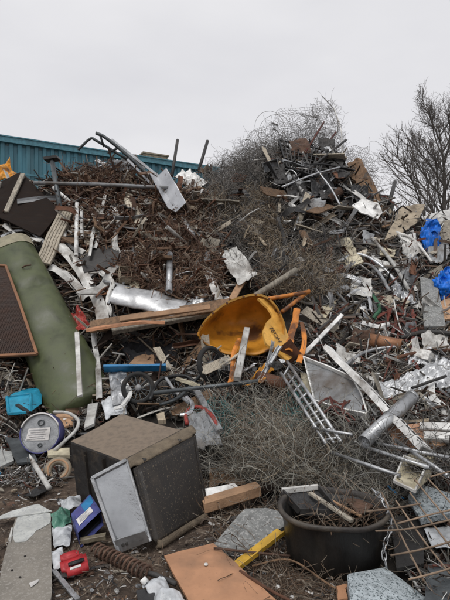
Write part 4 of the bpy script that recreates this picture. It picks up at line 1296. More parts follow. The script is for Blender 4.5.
def square_tube():
    a, b = S(402, 474, .5), S(446, 484, .1)
    r = root('square_tube', b, 'cream square tube end gaping open above the rebar grid', 'tube')
    pl = Pl(S(404, 457, .42), S(426, 465, .42), S(395, 482, .50))
    A, B, C, E = pl(404, 457), pl(427, 465), pl(415, 492), pl(394, 482)
    dv = Vector((.42, .62, -.10)) * .6
    o = [A, B, C, E]; c = sum(o, Vector()) / 4
    i_ = [p.lerp(c, .10) for p in o]
    V = o + [p + dv for p in o] + i_ + [p + dv for p in i_]
    Fc = []
    for k in range(4):
        j = (k + 1) % 4
        Fc += [(k, j, j + 4, k + 4), (k + 8, k + 12, j + 12, j + 8), (k, k + 8, j + 8, j), (k + 4, j + 4, j + 12, k + 12)]
    mesh_obj('shell', V, Fc, M['cream_paint'], r)
    n = (B - A).cross(E - A).normalized()
    mb = MB()
    for p, q in zip(o, o[1:] + o[:1]):
        mb.bar(p - n * .004, q - n * .004, .012, .02, n)
    mb.build('collar', M['pale_paint'], r)
square_tube()
plate('panel', 'slate blue panel leaning behind the rebar grid', 'panel', [(414, 482), (456, 494), (456, 512), (420, 520), (408, 498)], M['granite'], .25, .04, .01)
crumple('plastic_bag', 'white plastic sheet trapped under the rebar grid', 'bag', [(424, 530), (452, 522), (456, 552), (430, 548)], M['polythene'], .12, .04, 14, smooth=True)
plate('panel', 'black sheet standing in for the darkness under the rebar grid', 'panel', [(390, 515), (426, 520), (424, 566), (396, 570)], M['dark_iron'], .08, .02, .02, exc=True)  # sheet added to darken the space behind the bars
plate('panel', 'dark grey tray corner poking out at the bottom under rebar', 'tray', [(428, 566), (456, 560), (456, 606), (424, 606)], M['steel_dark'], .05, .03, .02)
def rebar():
    pl = Pl(W(376, 500, 2.85), W(450, 484, 3.05), W(420, 578, 2.42))
    r = root('rebar_grid', pl(420, 580), 'rusty rebar grid standing askew beside the black tub', 'rebar grid')
    for pts in ([(366, 513), (395, 509.5), (420, 505)], [(397, 525), (430, 516), (460, 509)], [(375, 532.5), (410, 530), (460, 519)], [(390, 557), (425, 550), (460, 540)],
                [(408, 581), (436, 574), (460, 566)], [(430, 478), (460, 470)]):
        MB().tube([pl(x, y, .012) for x, y in pts], .0052, 7, sub=4).build('cross_bar', M['rebar'], r, True)
    for pts in ([(382, 492), (398, 528), (424, 580)], [(396, 500), (424, 540), (450, 573)], [(410, 492), (438, 530), (462, 560)], [(414, 478), (436, 505), (462, 536)], [(428, 478), (460, 512)]):
        MB().tube([pl(x, y, -.004) for x, y in pts], .0052, 7, sub=4).build('upright_bar', M['rebar'], r, True)
rebar()
def chain():
    a, b = W(385, 503, 2.86), W(387, 570, 2.70)
    b.z = max(b.z, .05)
    pts = catmull([a + Vector((-.03, .1, .03)), a, a.lerp(b, .35) + Vector((.03, 0, 0)), a.lerp(b, .7) + Vector((-.015, 0, 0)), b], 6)
    mb = MB()
    L = []
    for s in range(len(pts) - 1):
        pass
    k, pos = 0, 0.0
    cum = [0]
    for p, q in zip(pts, pts[1:]): cum.append(cum[-1] + (q - p).length)
    while pos < cum[-1] - .03:
        i = max(j for j in range(len(cum)) if cum[j] <= pos)
        i = min(i, len(pts) - 2)
        t = (pts[i + 1] - pts[i]).normalized(); p = pts[i] + t * (pos - cum[i])
        u = t.cross(Vector((0, 1, 0))).normalized(); v = t.cross(u)
        s = u if k % 2 else v
        loop = []
        for j in range(12):
            an = 2 * math.pi * j / 12
            loop.append(p + t * (.019 * math.cos(an) + (.008 if math.cos(an) > 0 else -.008)) + s * .013 * math.sin(an))
        mb.tube(loop + [loop[0]], .0045, 6, caps=False)
        pos += .037; k += 1
    mb.build('chain', M['galvanised'], None, True, label='steel link chain hanging down beside the black tub', cat='chain')
chain()

# ------------------------------------------------------------------ black tub
def tub():
    c = Vector(((333 - CX) / F * 2.92, 2.92, 0))
    r = root('black_tub', c, 'black half barrel tub full of dark water and twigs', 'tub')
    ux = Vector((1, .10, 0)); ax = Vector((.02, -.035, 1))
    H, R, sy = .325, .342, .80
    prof = [(0, .0), (R * .80, .0), (R * .84, .012), (R * .88, H * .4), (R * .945, H - .035), (R * .95, H - .03), (R * .93, H - .03), (R * .86, H * .4), (R * .80, .05), (0, .05)]
    def dent(mb):
        for v in mb.V:
            q = v - c
            v += Vector((q.x, q.y, 0)) * (.05 * noise.noise(Vector((q.x * 3, q.y * 3, q.z * 1.5)))) + Vector((0, 0, .012)) * noise.noise(Vector((q.x * 4, q.y * 4, 7)))
        return mb
    dent(MB().lathe(prof, c, ax, ux, 72, sy)).build('body', M['tub_black'], r, True)
    lip = [(R * .93, H - .028), (R * 1.0, H - .026), (R * 1.025, H - .014), (R * 1.02, H + .002), (R * .985, H + .006), (R * .945, H + .002), (R * .93, H - .028)]
    dent(MB().lathe(lip, c, ax, ux, 72, sy)).build('rim', M['tub_lip'], r, True)
    MB().lathe([(0, .163), (R * .875, .165)], c, ax, ux, 40, sy).build('dark_water', M['water'], r)
tub()
TUB = Vector(((333 - CX) / F * 2.92, 2.92, 0))
def in_tub():
    z = .22
    P = lambda x, y, zz: G(x, y, zz)
    r = root('drawer', P(305, 508, .2), 'black drawer with a pale front edge sunk inside the tub', 'drawer')
    A, B, C, E = P(282, 494, .335), P(318, 490, .345), P(340, 516, .27), P(300, 514, .25)
    V, Fc = flat_plate([A, B, C, E], .012, .002, 2, 3)
    mesh_obj('tray', V, Fc, M['black_plastic'], r)
    mb = MB()
    for p, q in ((B, C), (C, E), (E, A)):
        mb.bar(p + Vector((0, 0, .015)), q + Vector((0, 0, .015)), .012, .045)
    mb.build('side', M['dark_iron'], r)
    MB().bar(A + Vector((0, 0, .02)), B + Vector((0, 0, .02)), .022, .035).build('front_edge', M['pale_paint'], r)
    MB().bar(P(310, 493, .345), P(352, 521, .30), .028, .018).build('wooden_batten', M['wood_grey'], label='narrow weathered stick lying across the tub', cat='batten')
    MB().bar(P(330, 500, .27), P(361, 516, .27), .02, .012).build('wooden_batten', M['wood_tan'], label='thin tan stick next to the weathered stick in the tub', cat='batten')
    V, Fc = flat_plate([P(345, 500, .27), P(366, 492, .31), P(376, 505, .28), P(360, 516, .24)], .01, .015, 2, 8)
    mesh_obj('sheet', V, Fc, M['brown_rust'], label='brown rusty sheet dipping into the back of the tub', cat='sheet')
    n = 240
    a = RNG.uniform(0, 2 * np.pi, n); q = np.sqrt(RNG.uniform(0, 1, n)) * .27
    st = np.stack([TUB.x + .06 + np.cos(a) * q, TUB.y + .06 + np.sin(a) * q * .75, RNG.uniform(.17, .30, n)], -1)
    V, Fc = strand_arrays(st, RNG.normal(size=(n, 3)) * (1, 1, .35), RNG.uniform(.08, .3, n), 8, .2, RNG.uniform(.0015, .0032, n))
    fast_mesh('twigs', V, Fc, M['twigs'], kind='stuff')
in_tub()

# ------------------------------------------------------------------ lying wheelie bin
def bin_():
    A, B, C, E = W(70, 441, 3.74), W(121, 413.5, 4.05), W(190, 431, 3.72), W(128, 464, 3.28)
    r = root('wheelie_bin', Vector((-.75, 3.5, 0)), 'mud caked black wheelie bin tipped over with its lid hanging open', 'wheelie bin')
    a, b, c, e = [Vector((p.x, p.y, 0)) for p in (A, B, C, E)]
    a = a.lerp(A, .02) + Vector((.05, .0, 0)); 
    e = Vector((W(137, 533, 3.24).x, 3.27, 0))
    def face(P, n, m_, name, push=.012):
        def fn(u, v):
            p = P[0].lerp(P[1], u).lerp(P[3].lerp(P[2], u), v)
            return p + Vector(noise.noise_vector(p * 4)) * .008
        return MB().patch(fn, n, n, 0)
    # five sided open box: top, back(base), two sides, underside - one shell with rounded edges
    bm = bmesh.new()
    vs = [bm.verts.new(p) for p in (A, B, C, E, a, b, c, e)]
    for f in ((0, 1, 2, 3), (4, 7, 6, 5), (0, 3, 7, 4), (1, 5, 6, 2), (0, 4, 5, 1)):
        bm.faces.new([vs[i] for i in f])
    bmesh.ops.recalc_face_normals(bm, faces=bm.faces[:])
    top = [f for f in bm.faces if f.normal.z > .7]
    if not top:
        bmesh.ops.reverse_faces(bm, faces=bm.faces[:])
    ed = [x for x in bm.edges if not x.is_boundary]
    bmesh.ops.bevel(bm, geom=ed, offset=.016, segments=2, affect='EDGES', profile=.5)
    bmesh.ops.triangulate(bm, faces=[f for f in bm.faces if len(f.verts) > 4])
    bmesh.ops.subdivide_edges(bm, edges=[x for x in bm.edges if x.calc_length() > .12], cuts=4, use_grid_fill=True)
    for v in bm.verts:
        v.co += Vector(noise.noise_vector(v.co * 2.5)) * .009
    bmesh.ops.recalc_face_normals(bm, faces=bm.faces[:])
    bmesh.ops.solidify(bm, geom=bm.faces[:], thickness=.012)
    bm.verts.index_update()
    V = [v.co.copy() for v in bm.verts]; Fc = [tuple(v.index for v in f.verts) for f in bm.faces]; bm.free()
    mesh_obj('body', V, Fc, M['bin_dusty'], r)
    # rim lip at the mouth, caked with mud
    n = (C - E).normalized(); o = Vector((.62, -.72, 0)).normalized()
    mb = MB()
    def lip(u, v):
        p = (E - n * .02).lerp(C + n * .03, u) + o * (-.02 + .085 * v)
        p.z += .012 - .035 * v * v + .006 * noise.noise(p * 14)
        if u < .08 or u > .92: p -= o * .03 * v
        return p
    mb.patch(lip, 26, 6, .022)
    mb.build('rim', M['mud_lip'], r, True)
    mb = MB()
    for p, q in ((E - n * .015, e), (C + n * .01, c)):
        mb.bar(p + o * .01, q + o * .01 + Vector((0, 0, .01)), .035, .05, o)
    mb.build('side_flange', M['bin_black'], r)
    mb = MB()
    mb.bar(E.lerp(C, .02) - o * .055 + Vector((0, 0, .008)), E.lerp(C, .98) - o * .055 + Vector((0, 0, .008)), .02, .012)
    mb.build('dark_gap', M['bin_black'], r)  # dark bar stands for the shaded gap between body and rim
    for f in (.3, .62):
        p0, p1 = A.lerp(E, f), a.lerp(e, f)
        m_ = Vector((-.75, -.6, 0)).normalized()
        mb = MB().bar(p0 + m_ * .004 + Vector((0, 0, -.03)), p1 + m_ * .004, .018, .03, m_)
        mb.build('side_rib', M['bin_black'], r)
    # lid hangs from the upper rim down to the ground
    TL, TR, BR, BL = E + o * .05 + Vector((0, 0, -.02)), C + o * .05 + Vector((0, 0, -.02)), G(207, 514, .02), G(151, 549, .015)
    def lid(u, v):
        p = TL.lerp(TR, u).lerp(BL.lerp(BR, u), v)
        # softly domed panel with rounded corners
        m_ = min(u, 1 - u) ; k = min(v, 1 - v)
        dome = .012 + .022 * min(1, max(0, (m_ - .05) / .03)) * min(1, max(0, (k - .05) / .03))
        p += o * dome + Vector(noise.noise_vector(p * 3)) * .006
        if v > .88:
            s = (v - .88) / .12
            q = max(0, 1 - min(u, 1 - u) / .12)
            p += (TL - BL).normalized() * .09 * (q ** 2) * s
        return p
    L = MB().patch(lid, 44, 52, .014).build('lid', M['bin_black'], r, False)
    def edge(u, v):
        p = lid(.07 + .86 * u, .94 + .06 * v) 
        return p + o * (.008 + .014 * math.sin(math.pi * v)) 
    MB().patch(edge, 24, 5, .02).build('grip_edge', M['mud_lip'], L, True)
    for f in (.22, .78):
        MB().tube([TL.lerp(TR, f - .07) + o * .01 + Vector((0, 0, .02)), TL.lerp(TR, f + .07) + o * .0 + Vector((0, 0, -.01))], .018, 9).build('hinge', M['bin_black'], r, True)
    EXC.append([(62, 440), (121, 408), (196, 430), (212, 515), (150, 556), (110, 555), (88, 520), (60, 500)])
bin_()
def steel_tray():
    P1, P2, P3, P4 = W(93, 478, 3.12), W(127, 460, 3.16), W(151, 541, 2.97), G(120, 553, .01)
    r = root('steel_tray', P4, 'shiny framed steel tray leaning against the black wheelie bin', 'tray')
    nn = (P2 - P1).cross(P4 - P1).normalized()
    if nn.y > 0: nn = -nn
    def fn(u, v):
        p = P1.lerp(P2, u).lerp(P4.lerp(P3, u), v)
        return p - nn * (.018 * math.sin(math.pi * u) * math.sin(math.pi * v) ) + Vector(noise.noise_vector(p * 3)) * .004
    MB().patch(fn, 18, 24, .004).build('pan', M['steel_tray'], r, True)
    mb = MB()
    mb.bar(P1 + nn * .012, P2 + nn * .012, .022, .045, nn); mb.bar(P1 + nn * .012, P4 + nn * .012, .022, .045, nn); mb.bar(P2 + nn * .01, P3 + nn * .01, .014, .03, nn)
    mb.build('rim', M['galvanised'], r)
    d = (P1 - P4).normalized()
    V, Fc = flat_plate([P4 + nn * .008, P3 + nn * .008, P3 + d * .07 + nn * .055, P4 + d * .08 + nn * .055], .006, .004, 2, 5)
    mesh_obj('flange', V, Fc, M['galvanised'], r)
    mb = MB()
    for f in (.2, .32):
        mb.lathe([(0, .004), (.009, .003), (.01, 0)], (P4 + nn * .034 + d * .04).lerp(P3 + nn * .034 + d * .035, f), nn, (1, 0, 0), 10)
    mb.build('hole', M['ink'], r)
steel_tray()

# ------------------------------------------------------------------ front ground
def gplate(name, label, cat, px, z, m, th=.02, warp=.006, torn=0.0, cuts=4, parent=None, group=None, exc=True):
    """flat thing on or near the ground: each corner (px, py[, height])"""
    P = [G(p[0], p[1], p[2] if len(p) > 2 else z) for p in px]
    _seed[0] += 1
    V, Fc = flat_plate(P, th, warp, cuts, _seed[0] * 1.3, torn, 5)
    if exc: EXC.append([(p[0], p[1]) for p in px])
    return mesh_obj(name, V, Fc, m, parent, label=label, cat=cat, group=group)
gplate('tan_board', 'smooth orange tan board lying flat on the mud in front', 'board', [(164, 555, .045), (213, 543, .05), (246, 572, .05), (290, 612, .05), (196, 616, .035)], .04, M['tan_board'], .016, .008, torn=.003, cuts=6)
mb = MB(); c = G(206, 564, .056)
mb.lathe([(0, .0035), (.008, .003), (.012, 0), (.012, -.004)], c, (0, 0, 1), (1, 0, 0), 12); mb.build('plastic_chip', M['white_paint'], label='tiny white chip lying on the orange tan board', cat='chip')
gplate('stone_slab', 'rounded grey stone slab between tan board and black tub', 'slab', [(213, 546, .03), (228, 527, .07), (245, 509, .10), (266, 508, .12), (282, 513, .12), (284, 526, .09), (262, 541, .05), (243, 552, .03)], .05, M['stone_grey'], .045, .008)
wide_pts = (G(236, 567, .035), G(281, 532, .13))
MB().profile(wide_pts[0], wide_pts[1], [(-.035, 0), (.035, 0), (.035, .03), (.028, .03), (.028, .007), (-.035, .007)], (0, -.2, 1), .004, 6, 2).build('yellow_angle', M['yellow_strip'], label='yellow angle strip sticking out under the grey stone slab', cat='strip')
def gtube(name, label, cat, pts, r, m, sub=6, group=None, hollow=0, sides=7):
    return MB().tube([G(x, y, z) for x, y, z in pts], r, sides, sub=sub, hollow=hollow).build(name, m, None, True, label=label, cat=cat, group=group)
gtube('rusty_rod', 'rusty rod running along the far edge of the tan board', 'rod', [(240, 571, .05), (270, 590, .05), (300, 606, .04)], .009, M['rust'])
gtube('rusty_rod', 'brown rod reaching from the stone slab to the tub foot', 'rod', [(214, 548, .07), (250, 552, .09), (290, 556, .06)], .007, M['brown_rust'])
gtube('rusty_rod', 'thin bowed rod in front of the black tub', 'rod', [(252, 566, .03), (290, 560, .06), (330, 585, .03), (372, 606, .03)], .006, M['wood_brown'])
gtube('rusty_rod', 'thin straight rod crossing below the yellow angle strip', 'rod', [(246, 562, .06), (278, 546, .05)], .006, M['rust'])
for i, (x, y, r_) in enumerate([(278, 588, .012), (292, 598, .010), (262, 553, .009)]):
    MB().lathe([(0, .012), (r_, .011), (r_ * 1.25, .004), (r_ * 1.25, -.005), (0, -.005)], G(x, y, .01), (.1, -.3, 1), (1, 0, 0), 14).build('bottle_top', M['white_paint'], None, True,
        label=['white bottle cap on the mud in front of the black tub', 'pale bottle cap at the bottom below the black tub', 'little white cap beside the thin straight rod'][i], cat='cap')
def granite():
    A, B, C, E = W(347, 573, 2.56), W(385, 566, 2.72), W(436, 604, 2.47), W(352, 612, 2.25)
    n = Vector((0, 0, -.15))
    bm = bmesh.new(); vs = [bm.verts.new(p) for p in (A, B, C, E)] + [bm.verts.new(p + n) for p in (A, B, C, E)]
    for f in ((0, 1, 2, 3), (7, 6, 5, 4), (0, 4, 5, 1), (1, 5, 6, 2), (2, 6, 7, 3), (3, 7, 4, 0)):
        bm.faces.new([vs[i] for i in f])
    bmesh.ops.recalc_face_normals(bm, faces=bm.faces[:])
    bmesh.ops.bevel(bm, geom=bm.edges[:], offset=.008, segments=2, affect='EDGES')
    bm.verts.index_update()
    V = [v.co.copy() for v in bm.verts]; Fc = [tuple(v.index for v in f.verts) for f in bm.faces]; bm.free()
    mesh_obj('granite_block', V, Fc, M['granite'], label='speckled grey-blue stone block at the foot of the black tub', cat='block')
    EXC.append([(345, 570), (386, 563), (440, 604), (345, 612)])
granite()
gplate('brick', 'broken orange brick lying beside the speckled stone block', 'brick', [(336, 585), (347, 582), (348, 598), (338, 600)], .05, M['tan_board'], .05, .006, torn=.01, exc=False)
def big_board():
    r = root('chipboard_sheet', G(25, 560), 'big flat tan chipboard sheet on the mud with a pale laminate end', 'board')
    P = [G(17, 513, .05), G(51, 512, .05), G(52, 592, .05), G(48, 612, .05), G(-6, 612, .05), G(3, 560, .05)]
    V, Fc = flat_plate(P, .024, .006, 4, 4.1, .004, 5); mesh_obj('sheet', V, Fc, M['board_tan'], r)
    P = [G(18, 513.4, .0535), G(50, 512.4, .0535), G(51, 523, .0535), G(38, 530, .0535), G(26, 541, .0535), G(14, 543, .0535), G(12, 536, .0535)]
    V, Fc = flat_plate(P, .003, .004, 4, 4.1, .012, 5); mesh_obj('laminate', V, Fc, M['board_white'], r)
    P = [G(-8, 520, .058), G(10, 511, .062), G(38, 504, .065), G(52, 511, .062), G(17, 516, .06)]
    V, Fc = flat_plate(P, .006, .003, 3, 2.2, .004, 5)
    mesh_obj('tile', V, Fc, M['board_white'], label='pale slate-thin tile lying over the top of the chipboard sheet', cat='tile')
    for i, (x, y) in enumerate([(20, 577), (12, 570), (25, 556), (34, 583)]):
        MB().lathe([(0, .003), (.006, .002), (.007, -.002)], G(x, y, .054), (0, 0, 1), (1, 0, 0), 8).build('screw', M['ink'], r)
    gplate('paper_scrap', 'torn white paper scrap stuck on the chipboard sheet', 'paper', [(29, 583, .057), (39, 579, .06), (38, 582, .058), (31, 587, .057)], .05, M['paper'], .002, .003, exc=False)
    MB().tube([G(9, 540, .06), G(12, 528, .06), G(10, 542, .055)], .006, 6).build('trim_stub', M['pale_paint'], r)
    EXC.append([(-8, 505), (52, 505), (54, 612), (-8, 612)])
big_board()
# coil spring, red gadget, purple box and packaging
def spring():
    a, b = G(96, 549, .045), G(150, 574, .045)
    t = (b - a).normalized(); u = t.cross(Vector((0, 0, 1))).normalized(); v = u.cross(t)
    pts, n = [], 13
    for k in range(n * 12):
        f = k / (n * 12); an = f * n * 2 * math.pi
        pts.append(a.lerp(b, f) + (u * math.cos(an) + v * math.sin(an)) * .036)
    MB().tube(pts, .0075, 6).build('coil_spring', M['brown_rust'], None, True, label='rusty brown coil spring on the mud below the steel tray', cat='spring')
    MB().tube([G(149, 573, .05), G(158, 576, .05), G(176, 584, .04)], .014, 8, sub=4).build('shock_rod', M['dark_iron'], None, True, label='short dark rod carrying on from the coil spring end', cat='rod')
spring()
def red_gadget():
    c = G(74, 564, .05)
    r = root('red_gadget', Vector((c.x, c.y, 0)), 'red plastic toy-like casing broken open beside the coil spring', 'casing')
    x = Vector((.85, .45, .1)).normalized(); y = Vector((-.45, .85, .2)).normalized(); z = x.cross(y)
    def bx(o, sx, sy, sz, nm, m_, sm=.012):
        bm = bmesh.new(); bmesh.ops.create_cube(bm, size=2)
        bmesh.ops.bevel(bm, geom=bm.edges[:], offset=.28, segments=3, affect='EDGES')
        bm.verts.index_update()
        V = [c + o + x * v.co.x * sx + y * v.co.y * sy + z * v.co.z * sz for v in bm.verts]
        Fc = [tuple(v.index for v in f.verts) for f in bm.faces]; bm.free()
        mesh_obj(nm, V, Fc, m_, r, True)
    bx(Vector((0, 0, 0)), .075, .05, .022, 'shell', M['red_plastic'])
    bx(y * .05 + z * .018 - x * .015, .052, .026, .02, 'raised_cover', M['red_plastic'])
    bx(-y * .025 + z * .027 + x * .01, .045, .012, .01, 'dark_slot', M['black_plastic'])
    MB().tube([c - y * .055 - x * .05, c - y * .055 + x * .07], .026, 12, hollow=.4).build('tube_end', M['red_plastic'], r, True)
    MB().box(c - y * .058 + z * .026, x * .03, y * .008, z * .002).build('sticker', M['paper'], r)
    EXC.append([(58, 540), (88, 540), (90, 574), (60, 574)])
red_gadget()
def purple_box():
    # a torn printed carton, open side towards the viewer
    A, B, C, E = G(71, 514, .13), G(90, 494, .18), G(101, 511, .16), G(78, 533, .10)
    r = root('printed_carton', G(90, 538), 'purple and blue printed carton lying open by the steel tray', 'carton')
    d = Vector((.02, -.01, -.09))
    V = [A, B, C, E, A + d, B + d, C + d, E + d]
    mesh_obj('carton', V, [(0, 1, 2, 3), (0, 4, 5, 1), (0, 3, 7, 4), (4, 7, 6, 5), (1, 5, 6, 2)], M['purple_card'], r)
    n = (B - A).cross(E - A).normalized()
    if n.z < 0: n = -n
    q = lambda u, v: A.lerp(B, u).lerp(E.lerp(C, u), v) + n * .003
    V, Fc = flat_plate([q(.45, .06), q(.98, .05), q(.95, .45), q(.5, .5)], .002, .001, 2); mesh_obj('blue_print', V, Fc, M['blue_plastic'], r)
    V, Fc = flat_plate([q(.08, .45) + n * .003, q(.75, .5) + n * .003, q(.78, .78) + n * .003, q(.12, .8) + n * .003], .002, .001, 2); mesh_obj('label_sticker', V, Fc, M['paper'], r)
    mb = MB()
    for k in range(5):
        a0, b0 = q(.2, .52 + k * .05) + n * .005, q(.62 - .06 * (k % 3), .55 + k * .05) + n * .005
        mb.bar(a0, b0, .0035, .0006, n)
    mb.build('print', M['text_grey'], r)
    V, Fc = flat_plate([q(.1, .05), q(.4, .06), q(.42, .38), q(.12, .4)], .002, .001, 2); mesh_obj('violet_print', V, Fc, M['violet_plastic'], r)
    mb = MB().box((A + C + d * 1.3) / 2 + Vector((.01, .02, -.03)), (C - E) * .42, (E - A) * .35, d * .25); mb.build('inner_tray', M['black_plastic'], r)
    MB().bar(G(80, 541, .03), G(106, 536, .05), .045, .03).build('white_bar', M['cream_paint'], label='short cream bar lying under the printed carton', cat='bar')
    EXC.append([(64, 490), (108, 488), (110, 545), (70, 545)])
purple_box()
def gcrumple(name, label, cat, px, z, m, amp=.02, freq=14, n=14, smooth=False):
    A, B, C, E = [G(x, y, z) for x, y in px]
    n = max(n, 26)
    _seed[0] += 1; sd = _seed[0]
    def fn(u, v):
        p = A.lerp(B, u).lerp(E.lerp(C, u), v)
        q = p * freq + Vector((sd, 0, 0))
        s = math.sin(math.pi * u) * math.sin(math.pi * v)
        return p + Vector((0, -.2, 1)) * (amp * (noise.noise(q) + .6 * noise.noise(q * 2.3)) + amp * 1.5 * s) + Vector(noise.noise_vector(q)) * amp * .4
    return MB().patch(fn, n, n, .003).build(name, m, None, smooth, label=label, cat=cat)
gcrumple('glass_jar', 'crushed green translucent plastic beside the printed carton', 'packaging', [(50, 514), (68, 508), (72, 524), (54, 528)], .05, M['green_glass'], .035)
gcrumple('paper_scrap', 'crumpled white wrapper above the crushed green plastic', 'wrapper', [(60, 500), (80, 497), (82, 506), (62, 510)], .06, M['polythene'], .025)
gcrumple('paper_scrap', 'white crumpled packaging between green plastic and red casing', 'wrapper', [(52, 528), (72, 526), (70, 546), (54, 548)], .03, M['polythene'], .02)
gcrumple('paper_scrap', 'grubby white wrapper next to the red casing', 'wrapper', [(50, 552), (62, 548), (64, 566), (54, 570)], .03, M['polythene'], .02)
gcrumple('plastic_bottle', 'squashed milky plastic bottle at the edge of the tan board', 'bottle', [(142, 584), (160, 578), (190, 606), (160, 616)], .05, M['polythene'], .035, 10, 18, True)
MB().lathe([(0, .03), (.016, .03), (.019, .026), (.019, 0), (0, 0)], G(146, 583, .06), (-.6, .2, .6), (0, 1, 0), 14).build('screw_top', M['white_paint'], None, True, label='white screw cap at the neck of the squashed milky bottle', cat='cap')
gplate('black_flap', 'black rubber flap poking from beneath the squashed bottle', 'flap', [(136, 590), (152, 588), (164, 604), (140, 612)], .06, M['black_plastic'], .006, .02, exc=False)
MB().bar(G(53, 570, .02), G(78, 600, .02), .028, .014).build('metal_strip', M['galvanised'], label='short galvanised strip on the mud beside the chipboard sheet', cat='strip')
gplate('black_flap', 'black bent scrap lying by the galvanised strip on mud', 'flap', [(60, 572), (78, 570), (74, 576), (62, 577)], .03, M['dark_iron'], .004, .015, exc=False)
gplate('black_flap', 'dark torn rubber flap on the mud below the pale baton', 'flap', [(24, 494), (38, 486), (46, 484), (48, 490), (34, 497)], .03, M['black_plastic'], .006, .02, exc=False)

# ------------------------------------------------------------------ bucket and ground scatter at the heap's edge
def bucket():
    c = W(40, 433, 4.62); R = 19.0 / F * 4.62
    r = root('plastic_bucket', c + Vector((0, .1, -R)), 'grey and violet plastic bucket lying with its labelled base outward', 'bucket')
    ax = Vector((.08, -.94, .30)).normalized(); ux = Vector((1, 0, .08))
    MB().lathe([(0, -.01), (R * .92, -.01), (R * .96, 0), (R * .985, .0), (R * .985, -.02), (R * .95, -.03), (0, -.03)], c, ax, ux, 40).build('base', M['galvanised'], r)
    MB().lathe([(R * .985, -.004), (R, .012), (R * 1.03, .012), (R * 1.05, -.01), (R * 1.07, -.16), (R * 1.04, -.16), (R * .985, -.01), (R * .985, -.004)], c, ax, ux, 40).build('side', M['violet_plastic'], r, True)
    ux = (ux - ax * ux.dot(ax)).normalized(); uy = ax.cross(ux)
    if uy.z < 0: uy = -uy
    q = lambda x, y, o=.0: c + ux * x * R + uy * y * R + ax * o
    V, Fc = flat_plate([q(-.58, .26, .002), q(.52, .26, .002), q(.46, -.40, .002), q(-.74, -.32, .002)], .003, .001, 2, 1); L = mesh_obj('label_sticker', V, Fc, M['paper'], r)
    mb = MB()
    for k in range(5):
        y = .16 - k * .11
        mb.box(q(-.08 - .03 * k, y, .0065), ux * R * (.46 if k % 2 == 0 else .36), uy * R * .014, ax * .0008)
    mb.build('print', M['text_grey'], L)
    MB().ring(q(.04, .52, .004), ax, R * .14, R * .035, 24).build('moulded_ring', M['steel_dark'], r, True)
    MB().ring(q(.02, -.62, .003), ax, R * .09, R * .03, 18).build('moulded_ring', M['steel_dark'], r, True)
    V2 = []
    MB().ring(c + ax * .014, ax, R * 1.0, .008, 40, ux=ux, arc=.42, start=.3).build('pale_rim', M['paper'], r, True)
    EXC.append([(18, 412), (62, 412), (62, 454), (18, 454)])
bucket()
pole('white_cable', 'white cable loop curling out behind the bucket', 'cable', [(54, 412), (68, 413), (78, 420), (76, 430), (66, 440), (55, 450)], .018, M['pale_paint'], .35, 8, 8)
plate('brown_lid', 'round brown plywood disc behind the violet bucket', 'lid', [(52, 416), (64, 412), (74, 417), (74, 424), (62, 427), (54, 424)], M['wood_tan'], .2, .02, .01)
def turq():
    P = lambda x, y, o: S(x, y, .35 + o)
    A, B, C, E = P(7, 397, 0), P(31, 394, 0), P(30, 412, .05), P(9, 414, .05)
    r = root('turquoise_crate', S(20, 414, .35), 'small turquoise plastic crate in the rubbish above the bucket', 'crate')
    d = Vector((.02, .28, .03))
    o = [A, B, C, E]
    V = o + [p + d for p in o]
    mesh_obj('shell', V, [(0, 1, 2, 3), (4, 7, 6, 5), (0, 4, 5, 1), (1, 5, 6, 2), (2, 6, 7, 3), (3, 7, 4, 0)], M['turquoise'], r)
    mb = MB()
    for p, q in zip(o, o[1:] + o[:1]):
        mb.bar(p, q, .03, .03, (0, -1, 0))
    mb.build('rim', M['turquoise'], r)
    MB().bar(P(17, 405, .03), P(30, 413, .06), .04, .03).build('handle', M['black_plastic'], r)
    EXC.append([(5, 393), (33, 392), (32, 415), (6, 416)])
turq()
plate('dark_tray', 'dark grey flat tray sloping under the labelled bucket', 'tray', [(5, 437), (28, 440), (38, 461), (17, 463)], M['steel_dark'], .25, .02, .01, exc=True)
pole('metal_tube', 'grey tubular stick running from the bucket down to the mud', 'tube', [(28, 454), (38, 470), (49, 488)], .022, M['pale_paint'], .22)
plate('white_board', 'white edged board lying flat beside the dark grey tray', 'board', [(-6, 448), (12, 452), (14, 460), (-6, 470)], M['board_white'], .2, .03, .01)
plate('white_board', 'narrow cream board end between bucket and lying bin', 'board', [(47, 449), (70, 447), (70, 455), (47, 456)], M['cream_paint'], .3, .03, .01)
def ringpart():
    c = S(58, 470, .15)
    r = root('cast_ring', c - Vector((0, 0, .1)), 'pale rusty cast ring propped between bucket leg and lying bin', 'ring')
    ax = Vector((.2, -.75, .6))
    MB().lathe([(.055, -.02), (.115, -.02), (.12, 0), (.1, .022), (.06, .022), (.055, -.02)], c, ax, (1, 0, 0), 26).build('ring', M['beige'], r, True)
    MB().ring(c + ax.normalized() * .02, ax, .085, .01, 26).build('raised_lip', M['wood_tan'], r, True)
ringpart()
plate('panel', 'grey plank end jutting behind the lying bin near the white cable', 'board', [(88, 404), (98, 402), (94, 424), (84, 428)], M['pale_paint'], .35, .03, .01)
gplate('white_box_lid', 'dented white metal lid lying behind the stone slab', 'lid', [(200, 490, .16), (234, 483, .18), (240, 489, .14), (205, 499, .12)], .15, M['white_paint'], .03, .012, exc=False)
MB().bar(G(202, 506, .09), G(258, 489, .14), .10, .09).build('wooden_beam', M['wood_tan'], label='short brown timber beam behind the grey stone slab', cat='beam')
MB().bar(G(254, 490, .1), G(290, 484, .1), .10, .05).build('wooden_beam', M['dark_brown'], label='dark timber end between the brown beam and tub', cat='beam')
crumple('cardboard', 'brown damp cardboard sheet folded behind the stone slab', 'cardboard', [(210, 470), (240, 466), (246, 482), (208, 486)], M['wood_brown'], .06, .04)
